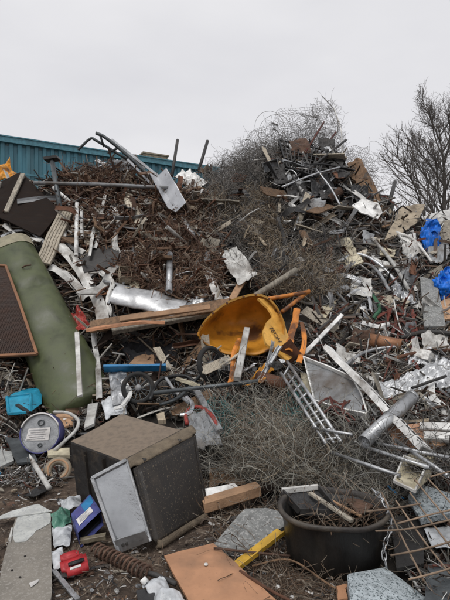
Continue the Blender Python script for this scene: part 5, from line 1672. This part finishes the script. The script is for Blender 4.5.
# ------------------------------------------------------------------ smaller scrap: every piece an object of its own, from a few dozen shared shapes
def keep(mb_or_vf):
    V, Fc = (mb_or_vf.V, mb_or_vf.F) if isinstance(mb_or_vf, MB) else mb_or_vf
    me = bpy.data.meshes.new('scrap_shape')
    me.from_pydata([tuple(v) for v in V], [], Fc)
    me.materials.append(None)
    me.update()
    return me
X, Y, Zv = Vector((1, 0, 0)), Vector((0, 1, 0)), Vector((0, 0, 1))
PR = {}
def strip_shape(s):
    rnd = random.Random(s); pts = [Vector((-.5, 0, 0))]
    for i in range(1, 4): pts.append(Vector((-.5 + i / 3, rnd.uniform(-.09, .09), rnd.uniform(-.09, .09))))
    pts = catmull(pts, 4); V, Fc = [], []
    w_ = rnd.uniform(.028, .07)
    for i, p in enumerate(pts):
        a = .9 * noise.noise((i * .2, s, 0)); u = Vector((0, math.cos(a), math.sin(a))) * w_; v = Vector((0, -math.sin(a), math.cos(a))) * .006
        V += [p - u + v * 2, p + v, p + u + v * 2, p + u - v, p - v, p - u - v]
    n = len(pts)
    for i in range(n - 1):
        for k in range(6): Fc.append((i * 6 + k, i * 6 + (k + 1) % 6, i * 6 + (k + 1) % 6 + 6, i * 6 + k + 6))
    Fc += [(5, 4, 3, 2, 1, 0), tuple((n - 1) * 6 + k for k in range(6))]
    return V, Fc
PR['metal_strip'] = [keep(strip_shape(s)) for s in range(8)]
def rod_shape(s):
    rnd = random.Random(s)
    return MB().tube([Vector((-.5, 0, 0)), Vector((-.2, rnd.uniform(-.05, .05), rnd.uniform(-.05, .05))), Vector((.2, rnd.uniform(-.08, .08), rnd.uniform(-.05, .05))), Vector((.5, 0, rnd.uniform(-.1, .1)))], rnd.uniform(.010, .02), 6, sub=4)
PR['metal_rod'] = [keep(rod_shape(s)) for s in range(6)]
PR['pipe_length'] = [keep(MB().tube([X * -.5, X * .5], r_, 12, hollow=.14)) for r_ in (.018, .026, .038)]
PR['angle_bar'] = [keep(MB().profile(X * -.5, X * .5, [(0, 0), (.07, 0), (.07, .008), (.008, .008), (.008, .07), (0, .07)], Zv, .05, 8, s)) for s in range(3)]
PR['channel_bar'] = [keep(MB().profile(X * -.5, X * .5, [(-.05, 0), (.05, 0), (.05, .06), (.042, .06), (.042, .008), (-.042, .008), (-.042, .06), (-.05, .06)], Zv, .06, 8, s)) for s in range(3)]
def sheet_shape(s, amp=.07, torn=.12):
    rnd = random.Random(s + 50); k = rnd.choice((4, 5, 5, 6)); P = []
    for i in range(k):
        a = 2 * math.pi * (i + rnd.uniform(-.3, .3)) / k; r_ = rnd.uniform(.34, .52)
        P.append(Vector((math.cos(a) * r_, math.sin(a) * r_ * rnd.uniform(.55, .9) , 0)))
    return flat_plate(P, .010, amp, 4, s * 2.3, torn, 4)
PR['metal_sheet'] = [keep(sheet_shape(s)) for s in range(10)]
PR['plastic_shard'] = [keep(sheet_shape(s + 20, .03, .05)) for s in range(6)]
def board_shape(s):
    rnd = random.Random(s); w_ = rnd.uniform(.06, .14)
    P = [Vector((-.5, -w_, 0)), Vector((.5 + rnd.uniform(-.1, 0), -w_, 0)), Vector((.47, 0, 0)), Vector((.5, w_ * .4, 0)), Vector((.42, w_, 0)), Vector((-.5 + rnd.uniform(0, .06), w_, 0))]
    return flat_plate(P, .028, .012, 3, s * 1.9, .012, 4)
PR['wood_board'] = [keep(board_shape(s)) for s in range(6)]
def cable_shape(s):
    rnd = random.Random(s); pts = []
    for k in range(12):
        a = k * rnd.uniform(.6, .9) ; R_ = .3 * (1 + .3 * rnd.uniform(-1, 1))
        pts.append(Vector((math.cos(a) * R_ + k * .03 - .15, math.sin(a) * R_ * .7, rnd.uniform(-.05, .05))))
    return MB().tube(pts, .014, 6, sub=5)
PR['cable_loop'] = [keep(cable_shape(s)) for s in range(6)]
def case_shape(s):
    rnd = random.Random(s); sx, sy, sz = .42, rnd.uniform(.25, .36), rnd.uniform(.1, .22)
    bm = bmesh.new(); bmesh.ops.create_cube(bm, size=2)
    top = [f for f in bm.faces if f.normal.z > .5]; bmesh.ops.delete(bm, geom=top, context='FACES_ONLY')
    bmesh.ops.subdivide_edges(bm, edges=bm.edges[:], cuts=3, use_grid_fill=True)
    for v in bm.verts:
        v.co = Vector((v.co.x * sx, v.co.y * sy, v.co.z * sz))
        v.co += Vector(noise.noise_vector(v.co * 4 + Vector((s * 3, 0, 0)))) * .06
    bmesh.ops.recalc_face_normals(bm, faces=bm.faces[:]); bmesh.ops.solidify(bm, geom=bm.faces[:], thickness=.014)
    bm.verts.index_update(); r_ = ([v.co.copy() for v in bm.verts], [tuple(v.index for v in f.verts) for f in bm.faces]); bm.free()
    return r_
PR['open_casing'] = [keep(case_shape(s)) for s in range(4)]
def can_shape(s):
    mb = MB().lathe([(0, -.4), (.20, -.4), (.22, -.38), (.2, -.36), (.2, .36), (.22, .38), (.2, .4), (.17, .38), (0, .38)], (0, 0, 0), X, Y, 18)
    for v in mb.V:
        v += Vector(noise.noise_vector(v * 4 + Vector((s * 5, 0, 0)))) * .05
    return mb
PR['dented_can'] = [keep(can_shape(s)) for s in range(3)]
PR['ring_part'] = [keep(MB().lathe([(.25, -.05), (.42, -.06), (.45, 0), (.4, .06), (.28, .05), (.25, -.05)], (0, 0, 0), Zv, X, 22)), keep(MB().lathe([(.08, 0), (.15, .1), (.3, .1), (.42, .02), (.46, .02), (.46, -.02), (.4, -.02), (.28, .05), (.1, .04), (.08, 0)], (0, 0, 0), Zv, X, 22))]
def grille_shape(s):
    mb = MB()
    for i in range(9): mb.bar(Vector((-.45, -.32 + i * .08, 0)), Vector((.45, -.32 + i * .08, .03 * noise.noise((i, s, 0)))), .016, .012)
    for i in range(4): mb.bar(Vector((-.42 + i * .28, -.34, .01)), Vector((-.42 + i * .28, .34, .01)), .02, .016)
    for v in mb.V: v.z += .14 * noise.noise(v * 2 + Vector((s * 4, 0, 0)))
    return mb
PR['wire_grille'] = [keep(grille_shape(s)) for s in range(3)]

COLS = {'grey': ['galvanised', 'grey_paint'], 'pale grey': ['pale_paint', 'pale_paint'], 'white': ['white_paint'], 'cream': ['cream_paint'], 'beige': ['beige'], 'rusty': ['rust', 'brown_rust'],
        'red rusted': ['red_rust'], 'black': ['dark_iron', 'black_plastic'], 'silver': ['aluminium'], 'brown': ['wood_brown', 'dark_brown'], 'blue': ['blue_plastic'], 'tan': ['wood_tan'],
        'weathered': ['wood_grey'], 'bleached': ['wood_pale'], 'green': ['green_paint'], 'red': ['red_paint'], 'copper': ['copper']}
METAL = {'metal_strip', 'metal_rod', 'pipe_length', 'angle_bar', 'channel_bar', 'metal_sheet', 'open_casing', 'dented_can', 'ring_part', 'wire_grille'}
NOUN = {'metal_strip': ('bent metal strip', 'strip'), 'metal_rod': ('bent rod', 'rod'), 'pipe_length': ('length of pipe', 'pipe'), 'angle_bar': ('angle bar', 'bar'), 'channel_bar': ('channel bar', 'bar'),
        'metal_sheet': ('torn metal sheet', 'sheet'), 'plastic_shard': ('broken plastic shard', 'shard'), 'wood_board': ('splintered board', 'board'), 'cable_loop': ('looped cable', 'cable'),
        'open_casing': ('dented open casing', 'casing'), 'dented_can': ('dented can', 'can'), 'ring_part': ('round ring part', 'ring'), 'wire_grille': ('bent wire grille', 'grille')}
LANDM = [(20, 195, 'dark brown board'), (60, 180, 'capped post'), (100, 185, 'scaffold pole'), (54, 240, 'grooved plank'), (78, 230, 'white posts'), (98, 262, 'black panel'), (88, 290, 'twisted ribbon'), (50, 320, 'olive tank'),
         (20, 310, 'mesh door'), (150, 300, 'silver casing'), (135, 275, 'cream card'), (168, 195, 'silver channel'), (190, 178, 'white crumpled sheet'), (130, 165, 'tubular frame'), (170, 280, 'ribbed pipe'),
         (238, 270, 'pale crumpled square'), (235, 325, 'yellow hopper'), (275, 283, 'slanting round pole'), (300, 295, 'orange tubes'), (300, 172, 'black crate'), (345, 175, 'orange-brown panel'), (368, 210, 'white rounded panel'),
         (405, 220, 'beige ridge board'), (430, 243, 'slim blue bag'), (446, 290, 'full blue bag'), (432, 305, 'grey upright slab'), (350, 255, 'torn cream board'), (382, 264, 'pale square board'), (402, 315, 'red frame bars'),
         (385, 343, 'copper roll'), (324, 308, 'tan board'), (325, 333, 'white lath'), (340, 390, 'grey tray'), (312, 400, 'ladder'), (378, 396, 'slotted post'), (390, 420, 'duct pipe'), (420, 375, 'foil sheet'),
         (440, 432, 'white trunking'), (412, 475, 'cream square tube'), (420, 530, 'rebar grid'), (386, 535, 'chain'), (332, 540, 'black tub'), (385, 590, 'speckled block'), (275, 440, 'fence wire bundle'), (210, 362, 'upright pram wheel'),
         (138, 388, 'tilted pram wheel'), (135, 368, 'blue plank'), (115, 405, 'translucent bag'), (200, 425, 'red hose'), (120, 440, 'lying bin'), (178, 480, 'bin lid'), (120, 510, 'steel tray'), (40, 432, 'bucket'),
         (20, 404, 'turquoise crate'), (20, 450, 'dark tray'), (58, 470, 'cast ring'), (30, 550, 'chipboard sheet'), (88, 514, 'printed carton'), (74, 560, 'red casing'), (122, 562, 'coil spring'), (210, 580, 'tan board'), (250, 530, 'stone slab'),
         (160, 592, 'milky bottle'), (220, 490, 'white lid'), (205, 405, 'thin dark rod'), (250, 375, 'torn yellow plate'), (150, 325, 'rusty planks'), (225, 165, 'leaning rod'), (250, 200, 'grey wire'), (380, 290, 'green cable'), (360, 230, 'ridge wire')]
USED = {}
def describe(kind, col, x, y, size, i):
    noun, cat = NOUN[kind]
    near = sorted(LANDM, key=lambda l: (l[0] - x) ** 2 + (l[1] - y) ** 2)
    sz = 'tiny' if size < .10 else 'small' if size < .22 else 'medium' if size < .4 else 'long' if kind in ('metal_strip', 'metal_rod', 'pipe_length', 'angle_bar', 'channel_bar', 'wood_board') else 'large'
    def rel(l):
        dx, dy = x - l[0], y - l[1]
        return ('just below' if dy > 0 else 'just above') if abs(dy) > abs(dx) else 'beside'
    for lab in (f'{col} {noun} {rel(near[0])} the {near[0][2]}', f'{sz} {col} {noun} {rel(near[0])} the {near[0][2]}', f'{col} {noun} between {near[0][2]} and {near[1][2]}',
                f'{sz} {col} {noun} between {near[0][2]} and {near[1][2]}', f'{sz} {col} {noun} amid {near[0][2]}, {near[1][2]} and {near[2][2]}', f'{col} {noun} {rel(near[1])} the {near[1][2]}, near {near[0][2]}'):
        if lab not in USED:
            USED[lab] = 1
            return lab, cat
    return lab, cat

def scatter(poly, n, kinds, cols, pmin, pmax, seed, lift=(.02, .16), flat=.55, z=None, exc=True):
    rnd = random.Random(seed)
    kk, kw = zip(*kinds); ck, cw = zip(*cols)
    for i, (x, y) in enumerate(sample(poly, n, rnd, exc)):
        kind = rnd.choices(kk, kw)[0]; col = rnd.choices(ck, cw)[0]
        if kind in METAL and col in ('brown', 'tan', 'weathered', 'bleached'): col = rnd.choice(('rusty', 'grey'))
        if kind == 'wood_board' and col not in ('brown', 'tan', 'weathered', 'bleached', 'white', 'cream'): col = rnd.choice(('weathered', 'bleached', 'brown'))
        if kind == 'cable_loop' and col in ('silver', 'brown', 'weathered', 'bleached', 'tan'): col = 'black'
        k = 1.3 if kind in ('metal_strip', 'metal_rod', 'angle_bar', 'channel_bar', 'wood_board', 'pipe_length') else .8
        if kind in ('dented_can', 'ring_part', 'open_casing'): k = .6
        if kind == 'pipe_length': k = .75
        px = (pmin + (pmax - pmin) * rnd.random() ** 1.8) * k
        d = D(x, y)
        size = px * d / F
        p = S(x, y, rnd.uniform(*lift)) if z is None else G(x, y, z)
        o = bpy.data.objects.new(kind, rnd.choice(PR[kind]))
        COL.objects.link(o)
        slope = math.radians(rnd.gauss(42, 18)) if z is None and y < 420 else math.radians(rnd.gauss(8, 12))
        R_ = Matrix.Rotation(slope, 4, 'X') @ Matrix.Rotation(rnd.gauss(0, flat * .6), 4, 'Y') @ Matrix.Rotation(rnd.uniform(0, 6.28), 4, 'Z') @ Matrix.Rotation(rnd.gauss(0, flat), 4, 'X') @ Matrix.Rotation(rnd.gauss(0, flat * .5), 4, 'Y')
        o.matrix_world = Matrix.Translation(p) @ R_ @ Matrix.Scale(size, 4)
        o.material_slots[0].link = 'OBJECT'
        o.material_slots[0].material = M[rnd.choice(COLS[col])]
        lab, cat = describe(kind, col, x, y, size, i)
        tag(o, lab, cat, f'{NOUN[kind][0]}s scattered through the scrap heap'.replace('length of pipes', 'pipe lengths'))

LINEAR = [('metal_strip', 3.6), ('metal_rod', 2.5), ('pipe_length', 1.2), ('angle_bar', 1.6), ('channel_bar', 1.2), ('wood_board', 2.2)]
FLAT = [('metal_sheet', 4), ('plastic_shard', 2.2), ('open_casing', 1), ('cable_loop', 1), ('dented_can', .5), ('ring_part', .35), ('wire_grille', .6)]
ALL = LINEAR + FLAT
scatter([(0, 236), (40, 236), (62, 210), (60, 178), (110, 172), (160, 182), (205, 192), (215, 300), (150, 285), (110, 330), (60, 250), (0, 246)], 215, ALL, [('grey', 2.5), ('pale grey', 2), ('beige', 1), ('rusty', 7), ('black', 3), ('bleached', 1), ('weathered', 1.5), ('white', .7), ('copper', .7)], 8, 38, 1, lift=(.04, .32))
scatter([(200, 185), (240, 172), (340, 165), (345, 300), (300, 290), (215, 300)], 45, ALL, [('grey', 2), ('beige', 2), ('rusty', 3), ('black', 2), ('pale grey', 1), ('weathered', 2)], 8, 30, 2, lift=(-.02, .1))
scatter([(262, 158), (300, 152), (340, 160), (360, 182), (400, 214), (400, 232), (330, 228), (270, 200)], 85, ALL, [('black', 5), ('grey', 3), ('white', 1), ('beige', 2), ('rusty', 2.5), ('tan', 1), ('pale grey', 1.5)], 9, 34, 3)
scatter([(335, 205), (400, 226), (450, 226), (456, 345), (310, 342), (312, 300), (345, 260)], 270, ALL, [('grey', 4), ('pale grey', 3), ('white', 1.6), ('red rusted', 2), ('rusty', 3), ('beige', 2), ('black', 3), ('tan', 1), ('cream', 1), ('green', .3), ('weathered', 1.5)], 6, 27, 4)
scatter([(300, 335), (456, 340), (456, 470), (350, 445), (370, 420), (320, 350)], 170, ALL, [('grey', 4), ('silver', 2), ('pale grey', 3), ('white', 1.5), ('rusty', 2.5), ('black', 3), ('beige', 1.5), ('red rusted', .7), ('tan', 1)], 6, 26, 5)
scatter([(345, 455), (456, 462), (456, 606), (420, 590), (392, 560), (388, 505)], 75, ALL, [('grey', 3), ('black', 4), ('pale grey', 2), ('white', 1.5), ('rusty', 2), ('blue', .2), ('weathered', 1)], 7, 28, 6, lift=(-.02, .06))
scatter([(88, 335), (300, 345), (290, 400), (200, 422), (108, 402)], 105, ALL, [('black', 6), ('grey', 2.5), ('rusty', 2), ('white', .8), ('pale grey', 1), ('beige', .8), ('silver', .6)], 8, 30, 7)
scatter([(0, 372), (60, 380), (96, 400), (120, 408), (72, 436), (62, 478), (0, 480)], 135, ALL, [('black', 4), ('grey', 3), ('white', 2), ('pale grey', 2), ('cream', 1.2), ('beige', 1.5), ('blue', .7), ('weathered', 2), ('tan', 1.3), ('red', .35), ('rusty', 1.5)], 6, 24, 8, lift=(.0, .07))
scatter([(200, 490), (262, 482), (280, 520), (290, 600), (262, 590), (215, 545)], 26, ALL, [('black', 3), ('rusty', 3), ('weathered', 2), ('grey', 1)], 6, 20, 9, z=.02, flat=.25)
scatter([(0, 482), (60, 488), (92, 520), (100, 560), (150, 580), (130, 606), (60, 606), (54, 500)], 36, ALL, [('black', 3), ('rusty', 2), ('white', 1.5), ('weathered', 2), ('grey', 1), ('beige', 1)], 3, 10, 10, z=.012, flat=.2)
scatter([(290, 575), (345, 585), (345, 606), (280, 606)], 12, ALL, [('black', 2), ('rusty', 2), ('white', 1), ('weathered', 2)], 4, 14, 11, z=.012, flat=.2)

scatter([(268, 158), (284, 148), (328, 146), (348, 164), (356, 220), (300, 220), (276, 200)], 110, ALL, [('black', 7), ('grey', 2.5), ('white', .6), ('rusty', 2), ('beige', 1), ('pale grey', 1.5)], 10, 36, 12, lift=(.35, .7), exc=False)
scatter([(46, 180), (110, 174), (200, 192), (215, 300), (110, 300), (60, 240)], 85, LINEAR, [('grey', 3), ('pale grey', 2.5), ('beige', 1), ('rusty', 6), ('bleached', .8), ('weathered', 1), ('white', .8), ('black', 1)], 24, 66, 13, lift=(.18, .4), exc=False)
scatter([(330, 225), (450, 226), (456, 440), (380, 430), (310, 340)], 95, LINEAR, [('grey', 3), ('pale grey', 3), ('rusty', 3), ('weathered', 2), ('white', 1), ('black', 3), ('red rusted', .7)], 20, 52, 14, lift=(.12, .3))
scatter([(96, 334), (300, 346), (294, 392), (200, 416), (112, 398)], 36, LINEAR, [('black', 4), ('grey', 3), ('rusty', 3), ('pale grey', 1)], 22, 55, 15, lift=(.1, .4))
scatter([(0, 360), (60, 372), (98, 402), (66, 440), (60, 478), (0, 482)], 40, LINEAR, [('black', 3), ('grey', 3), ('pale grey', 3), ('white', 1), ('weathered', 3), ('rusty', 1)], 14, 40, 16, lift=(.02, .12))
scatter([(205, 192), (262, 176), (285, 210), (345, 235), (345, 288), (300, 294), (226, 262)], 60, LINEAR + [('metal_sheet', 2), ('plastic_shard', 1.5), ('cable_loop', 1)], [('grey', 3), ('black', 4), ('rusty', 3), ('pale grey', 1.5), ('beige', 1), ('white', .5)], 9, 36, 17, lift=(.4, .65), exc=False)
scatter([(198, 340), (214, 350), (244, 358), (282, 350), (284, 366), (240, 372), (204, 362)], 26, ALL, [('black', 4), ('rusty', 3), ('grey', 3), ('pale grey', 1), ('tan', 1)], 9, 30, 27, lift=(.75, 1.0), exc=False)
scatter([(60, 545), (95, 556), (160, 590), (190, 560), (205, 525), (285, 500), (290, 545), (250, 560), (215, 545), (160, 556), (150, 606), (60, 606)], 55, ALL, [('black', 4), ('rusty', 4), ('weathered', 2), ('grey', 2), ('white', .7), ('beige', 1)], 4, 17, 18, z=.018, flat=.25)
scatter([(0, 466), (62, 468), (66, 500), (92, 520), (60, 506), (40, 500), (0, 508)], 40, ALL, [('black', 4), ('rusty', 2), ('weathered', 2), ('grey', 2), ('white', 1.2), ('beige', 1), ('blue', .3)], 4, 14, 19, z=.015, flat=.25)
MID = [('metal_sheet', 2), ('plastic_shard', 3), ('open_casing', 2), ('wood_board', 1.5), ('channel_bar', 1.5), ('angle_bar', 1.5), ('wire_grille', 1)]
scatter([(335, 215), (450, 230), (456, 440), (380, 430), (310, 340)], 95, MID, [('grey', 4), ('pale grey', 3), ('rusty', 2), ('beige', 2), ('black', 3), ('white', .8), ('cream', .6)], 16, 42, 28, lift=(.15, .32))
scatter([(60, 182), (200, 194), (218, 300), (112, 300), (60, 240)], 50, MID, [('grey', 3), ('pale grey', 2), ('rusty', 4), ('beige', 1.5), ('black', 3), ('white', .5)], 14, 36, 29, lift=(.2, .42))
scatter([(204, 190), (262, 170), (345, 235), (345, 288), (226, 262)], 30, MID, [('grey', 4), ('pale grey', 1.5), ('rusty', 3), ('black', 4), ('beige', 1)], 12, 32, 30, lift=(.4, .6), exc=False)
# ------------------------------------------------------------------ what nobody could count: crumbs of scrap, swarf, hay-like wire, twigs
def litter(name, poly, n, smin, smax, m, lift=(0, .12), z=None, exc=False, seed=1, slim=(-2.9, -.45)):
    rnd = random.Random(seed)
    pts = sample(poly, n, rnd, exc)
    n = len(pts)
    P = np.array([tuple(S(x, y, rnd.uniform(*lift))) if z is None else tuple(G(x, y, z)) for x, y in pts])
    dd = P[:, 1]
    L = (smin + (smax - smin) * RNG.random(n) ** 2.2) * dd / F * RNG.uniform(.8, 1.4, n)
    Wd = L * np.exp(RNG.uniform(*slim, n)); T = np.maximum(.003, L * .03)
    a = RNG.normal(size=(n, 3)); a[:, 2] *= .6 if z is None else .15
    a /= np.linalg.norm(a, axis=1, keepdims=True)
    b = np.cross(a, RNG.normal(size=(n, 3)) if z is None else RNG.normal(size=(n, 3)) * .2 + (0, 0, 1)); b /= np.linalg.norm(b, axis=1, keepdims=True)
    c = np.cross(a, b)
    bend = RNG.normal(size=n) * .25
    V = np.zeros((n, 12, 3))
    for i, u in enumerate((-.5, 0, .5)):
        ctr = P + a * (u * L)[:, None] + c * ((.5 - abs(u) * 2 * .5) * bend * L)[:, None]
        tap = (1 - RNG.random(n) * .5 * (abs(u) > .1))
        for j, (s, t) in enumerate(((-1, -1), (1, -1), (1, 1), (-1, 1))):
            V[:, i * 4 + j] = ctr + b * (s * Wd * tap / 2)[:, None] + c * (t * T / 2)[:, None]
    base = [(3, 2, 1, 0), (8, 9, 10, 11)] + [(i * 4 + k, i * 4 + (k + 1) % 4, i * 4 + (k + 1) % 4 + 4, i * 4 + k + 4) for i in (0, 1) for k in range(4)]
    Fc = (np.arange(n)[:, None, None] * 12 + np.array(base)[None]).reshape(-1, 4)
    return fast_mesh(name, V.reshape(-1, 3), Fc, M[m], kind='stuff')
LEFT = [(-20, 180), (40, 182), (60, 172), (150, 180), (200, 192), (225, 300), (300, 340), (300, 395), (200, 420), (110, 405), (60, 420), (-20, 440)]
RIGHT = [(255, 165), (300, 156), (335, 160), (365, 190), (400, 214), (470, 226), (470, 470), (400, 470), (345, 450), (330, 425), (300, 345), (340, 260), (330, 220)]
litter('scrap_litter', LEFT, 4600, 3, 20, 'litter_left', seed=21)
litter('scrap_litter', [(60, 176), (110, 172), (160, 182), (205, 194), (222, 250), (215, 300), (165, 304), (130, 275), (95, 250), (66, 220)], 2600, 4, 24, 'litter_swarf', lift=(.02, .3), seed=27)
litter('scrap_litter', [(95, 334), (180, 336), (300, 350), (296, 398), (200, 420), (110, 404)], 2200, 3, 22, 'litter_shade', lift=(0, .15), seed=28)
litter('scrap_litter', RIGHT, 6500, 3, 20, 'litter_right', seed=22)
litter('scrap_litter', [(345, 455), (470, 462), (470, 606), (420, 590), (390, 545), (385, 505)], 1300, 2, 16, 'litter_shade', lift=(-.01, .06), seed=29)
litter('scrap_litter', [(200, 170), (260, 160), (345, 200), (345, 300), (215, 300)], 900, 3, 14, 'litter_left', lift=(-.05, .08), seed=25)
litter('ground_litter', [(0, 385), (100, 400), (120, 412), (64, 440), (60, 485), (0, 485)], 1500, 2, 14, 'litter_ground', lift=(0, .06), seed=23)
litter('ground_litter', [(-10, 475), (60, 480), (110, 540), (170, 552), (210, 500), (285, 500), (350, 580), (350, 612), (-10, 612)], 1600, .7, 5, 'litter_ground', z=.006, seed=24)
litter('ground_litter', [(200, 470), (290, 480), (285, 560), (240, 560), (205, 540)], 420, 2, 12, 'litter_ground', z=.025, seed=26)

litter('scrap_slivers', LEFT, 2600, 10, 42, 'litter_left', lift=(.05, .3), exc=True, seed=61, slim=(-4.2, -2.6))
litter('scrap_slivers', [(60, 172), (110, 168), (160, 178), (205, 194), (222, 250), (215, 300), (165, 304), (130, 275), (95, 250), (66, 220)], 1900, 10, 40, 'litter_swarf', lift=(.15, .42), exc=True, seed=62, slim=(-4.0, -2.4))
litter('scrap_slivers', RIGHT, 3400, 10, 40, 'litter_right', lift=(.05, .3), exc=True, seed=63, slim=(-4.2, -2.6))
litter('scrap_slivers', [(0, 372), (100, 400), (120, 412), (66, 440), (60, 484), (0, 484)], 700, 6, 26, 'litter_right', lift=(.0, .10), exc=True, seed=64, slim=(-3.8, -2.2))
litter('scrap_slivers', [(345, 440), (470, 430), (470, 606), (420, 590), (390, 545), (385, 505)], 500, 6, 30, 'litter_right', lift=(.0, .10), exc=True, seed=65, slim=(-4.0, -2.4))
litter('ground_litter', [(-10, 478), (60, 482), (110, 540), (170, 552), (210, 500), (285, 500), (350, 580), (350, 612), (-10, 612)], 700, 3, 12, 'litter_ground', z=.01, seed=66, slim=(-3.4, -1.2))
for sd, pg in ((81, [(-190, 204), (-20, 184), (-5, 200), (-5, 440), (-60, 450), (-190, 440)]), (82, [(455, 226), (650, 238), (650, 600), (480, 610), (455, 560)])):
    litter('scrap_litter', pg, 4200, 3, 22, 'litter_left' if sd == 81 else 'litter_right', seed=sd)
    litter('scrap_slivers', pg, 1500, 10, 42, 'litter_left' if sd == 81 else 'litter_right', lift=(.05, .3), exc=True, seed=sd + 4, slim=(-4.2, -2.6))
    scatter(pg, 60, ALL, [('grey', 4), ('pale grey', 3), ('rusty', 4), ('black', 4), ('white', 1), ('beige', 1.5), ('weathered', 2)], 10, 44, sd + 8)
litter('ground_litter', [(-150, 470), (-10, 470), (-10, 612), (-250, 612)], 700, .7, 9, 'litter_ground', z=.006, seed=93)
def wires(name, poly, n, L, r, curl, m, lift=(0, .2), aniso=(1, .6, .8), pts=12, exc=False, seed=1, z=None, drift=.1):
    rnd = random.Random(seed)
    q = sample(poly, n, rnd, exc)
    P = np.array([tuple(S(x, y, rnd.uniform(*lift))) if z is None else tuple(G(x, y, z)) for x, y in q])
    n = len(P)
    V, Fc = strand_arrays(P, RNG.normal(size=(n, 3)) * aniso, RNG.uniform(L[0], L[1], n), pts, curl, r[0] + (r[1] - r[0]) * RNG.random(n) ** 1.8, drift=drift)
    return fast_mesh(name, V, Fc, M[m], kind='stuff')
wires('rusty_swarf', [(60, 176), (110, 172), (160, 182), (205, 194), (222, 250), (215, 296), (165, 300), (130, 265), (95, 250), (70, 240), (66, 200)], 4600, (.12, .6), (.0025, .0075), .36, 'swarf', lift=(.0, .30), pts=12, seed=31)
HAY = [(196, 190), (222, 176), (262, 172), (285, 205), (330, 226), (352, 250), (345, 292), (300, 296), (262, 280), (226, 262), (212, 240)]
wires('grey_wire_hay', HAY, 5200, (.12, .5), (.0018, .0042), .26, 'hay_wire', lift=(.02, .5), pts=9, seed=32)
wires('dark_wire_hay', HAY, 2000, (.12, .5), (.002, .0045), .26, 'dark_wire', lift=(.0, .42), pts=9, seed=52)
wires('grey_wire_hay', [(198, 190), (222, 168), (262, 146), (284, 146), (284, 190), (230, 200)], 3000, (.12, .5), (.0018, .004), .26, 'hay_wire', lift=(-.1, .3), pts=9, seed=71)
wires('straw_wire_hay', [(240, 196), (262, 190), (280, 214), (282, 250), (262, 262), (246, 236)], 2200, (.10, .4), (.0018, .004), .26, 'straw_wire', lift=(.1, .55), pts=9, seed=53)
wires('straw_wire_hay', [(262, 262), (300, 250), (340, 268), (345, 292), (300, 298), (262, 284)], 2400, (.10, .4), (.0018, .004), .26, 'straw_wire', lift=(.1, .55), pts=9, seed=54)
wires('straw_wire_hay', [(196, 200), (220, 188), (236, 214), (214, 232)], 700, (.10, .4), (.0018, .004), .26, 'straw_wire', lift=(.1, .5), pts=9, seed=55)
wires('grey_wire_hay', [(196, 184), (222, 158), (262, 140), (320, 130), (345, 160), (330, 190), (262, 190)], 2600, (.15, .6), (.0018, .0034), .24, 'top_wire', lift=(-.4, .15), pts=11, seed=33, drift=.22)
wires('ridge_wire', [(258, 132), (300, 120), (322, 102), (334, 98), (343, 140), (345, 160), (266, 160)], 900, (.12, .5), (.0018, .0034), .2, 'top_wire', lift=(-.3, .15), pts=10, seed=57, drift=.3)
wires('ridge_wire', [(340, 150), (362, 150), (386, 194), (374, 200), (350, 182)], 260, (.12, .45), (.0018, .003), .2, 'top_wire', lift=(-.2, .15), pts=10, seed=58, drift=.3)
wires('loose_wire', [(255, 165), (300, 156), (335, 160), (365, 190), (400, 214), (470, 226), (470, 440), (345, 450), (330, 425), (300, 345), (340, 260), (330, 220)], 1500, (.1, .5), (.0018, .004), .22, 'bundle_wire', lift=(.0, .22), pts=10, seed=34)
wires('loose_wire', [(345, 445), (470, 440), (470, 600), (420, 590), (390, 540), (385, 505)], 260, (.08, .35), (.001, .0024), .2, 'bundle_wire', lift=(-.02, .08), pts=10, seed=44)
wires('loose_wire', [(345, 425), (456, 430), (456, 480), (390, 478), (350, 460)], 420, (.1, .5), (.0012, .003), .2, 'dark_wire', lift=(.25, .55), pts=10, seed=67)
wires('rusty_swarf', [(62, 168), (130, 166), (134, 200), (70, 200)], 1300, (.12, .5), (.0022, .0055), .36, 'swarf', lift=(.2, .42), pts=11, seed=68)
wires('rusty_swarf', [(150, 205), (206, 200), (220, 290), (160, 300)], 1900, (.12, .5), (.0022, .0055), .36, 'swarf', lift=(.2, .42), pts=11, seed=69)
wires('rusty_swarf', [(112, 262), (160, 250), (164, 298), (130, 282)], 900, (.12, .5), (.0022, .0055), .36, 'swarf', lift=(.2, .42), pts=11, seed=70)
wires('loose_wire', LEFT, 900, (.1, .45), (.002, .005), .22, 'swarf', lift=(.0, .15), pts=10, seed=35)
wires('loose_wire', [(330, 445), (390, 455), (395, 505), (380, 520), (340, 495)], 900, (.08, .4), (.001, .0022), .24, 'bundle_wire', lift=(.0, .2), pts=10, seed=36)
wires('twigs', [(196, 480), (290, 484), (290, 606), (250, 575), (215, 545)], 700, (.06, .3), (.0008, .0026), .12, 'twigs', aniso=(1, 1, .1), z=.025, seed=37)
wires('twigs', [(60, 545), (170, 550), (165, 606), (60, 606)], 90, (.05, .2), (.001, .0025), .12, 'twigs', aniso=(1, 1, .08), z=.012, seed=38)
wires('twigs', [(280, 570), (350, 580), (350, 610), (270, 606)], 220, (.05, .25), (.0008, .0024), .12, 'twigs', aniso=(1, 1, .03), z=.012, seed=39)
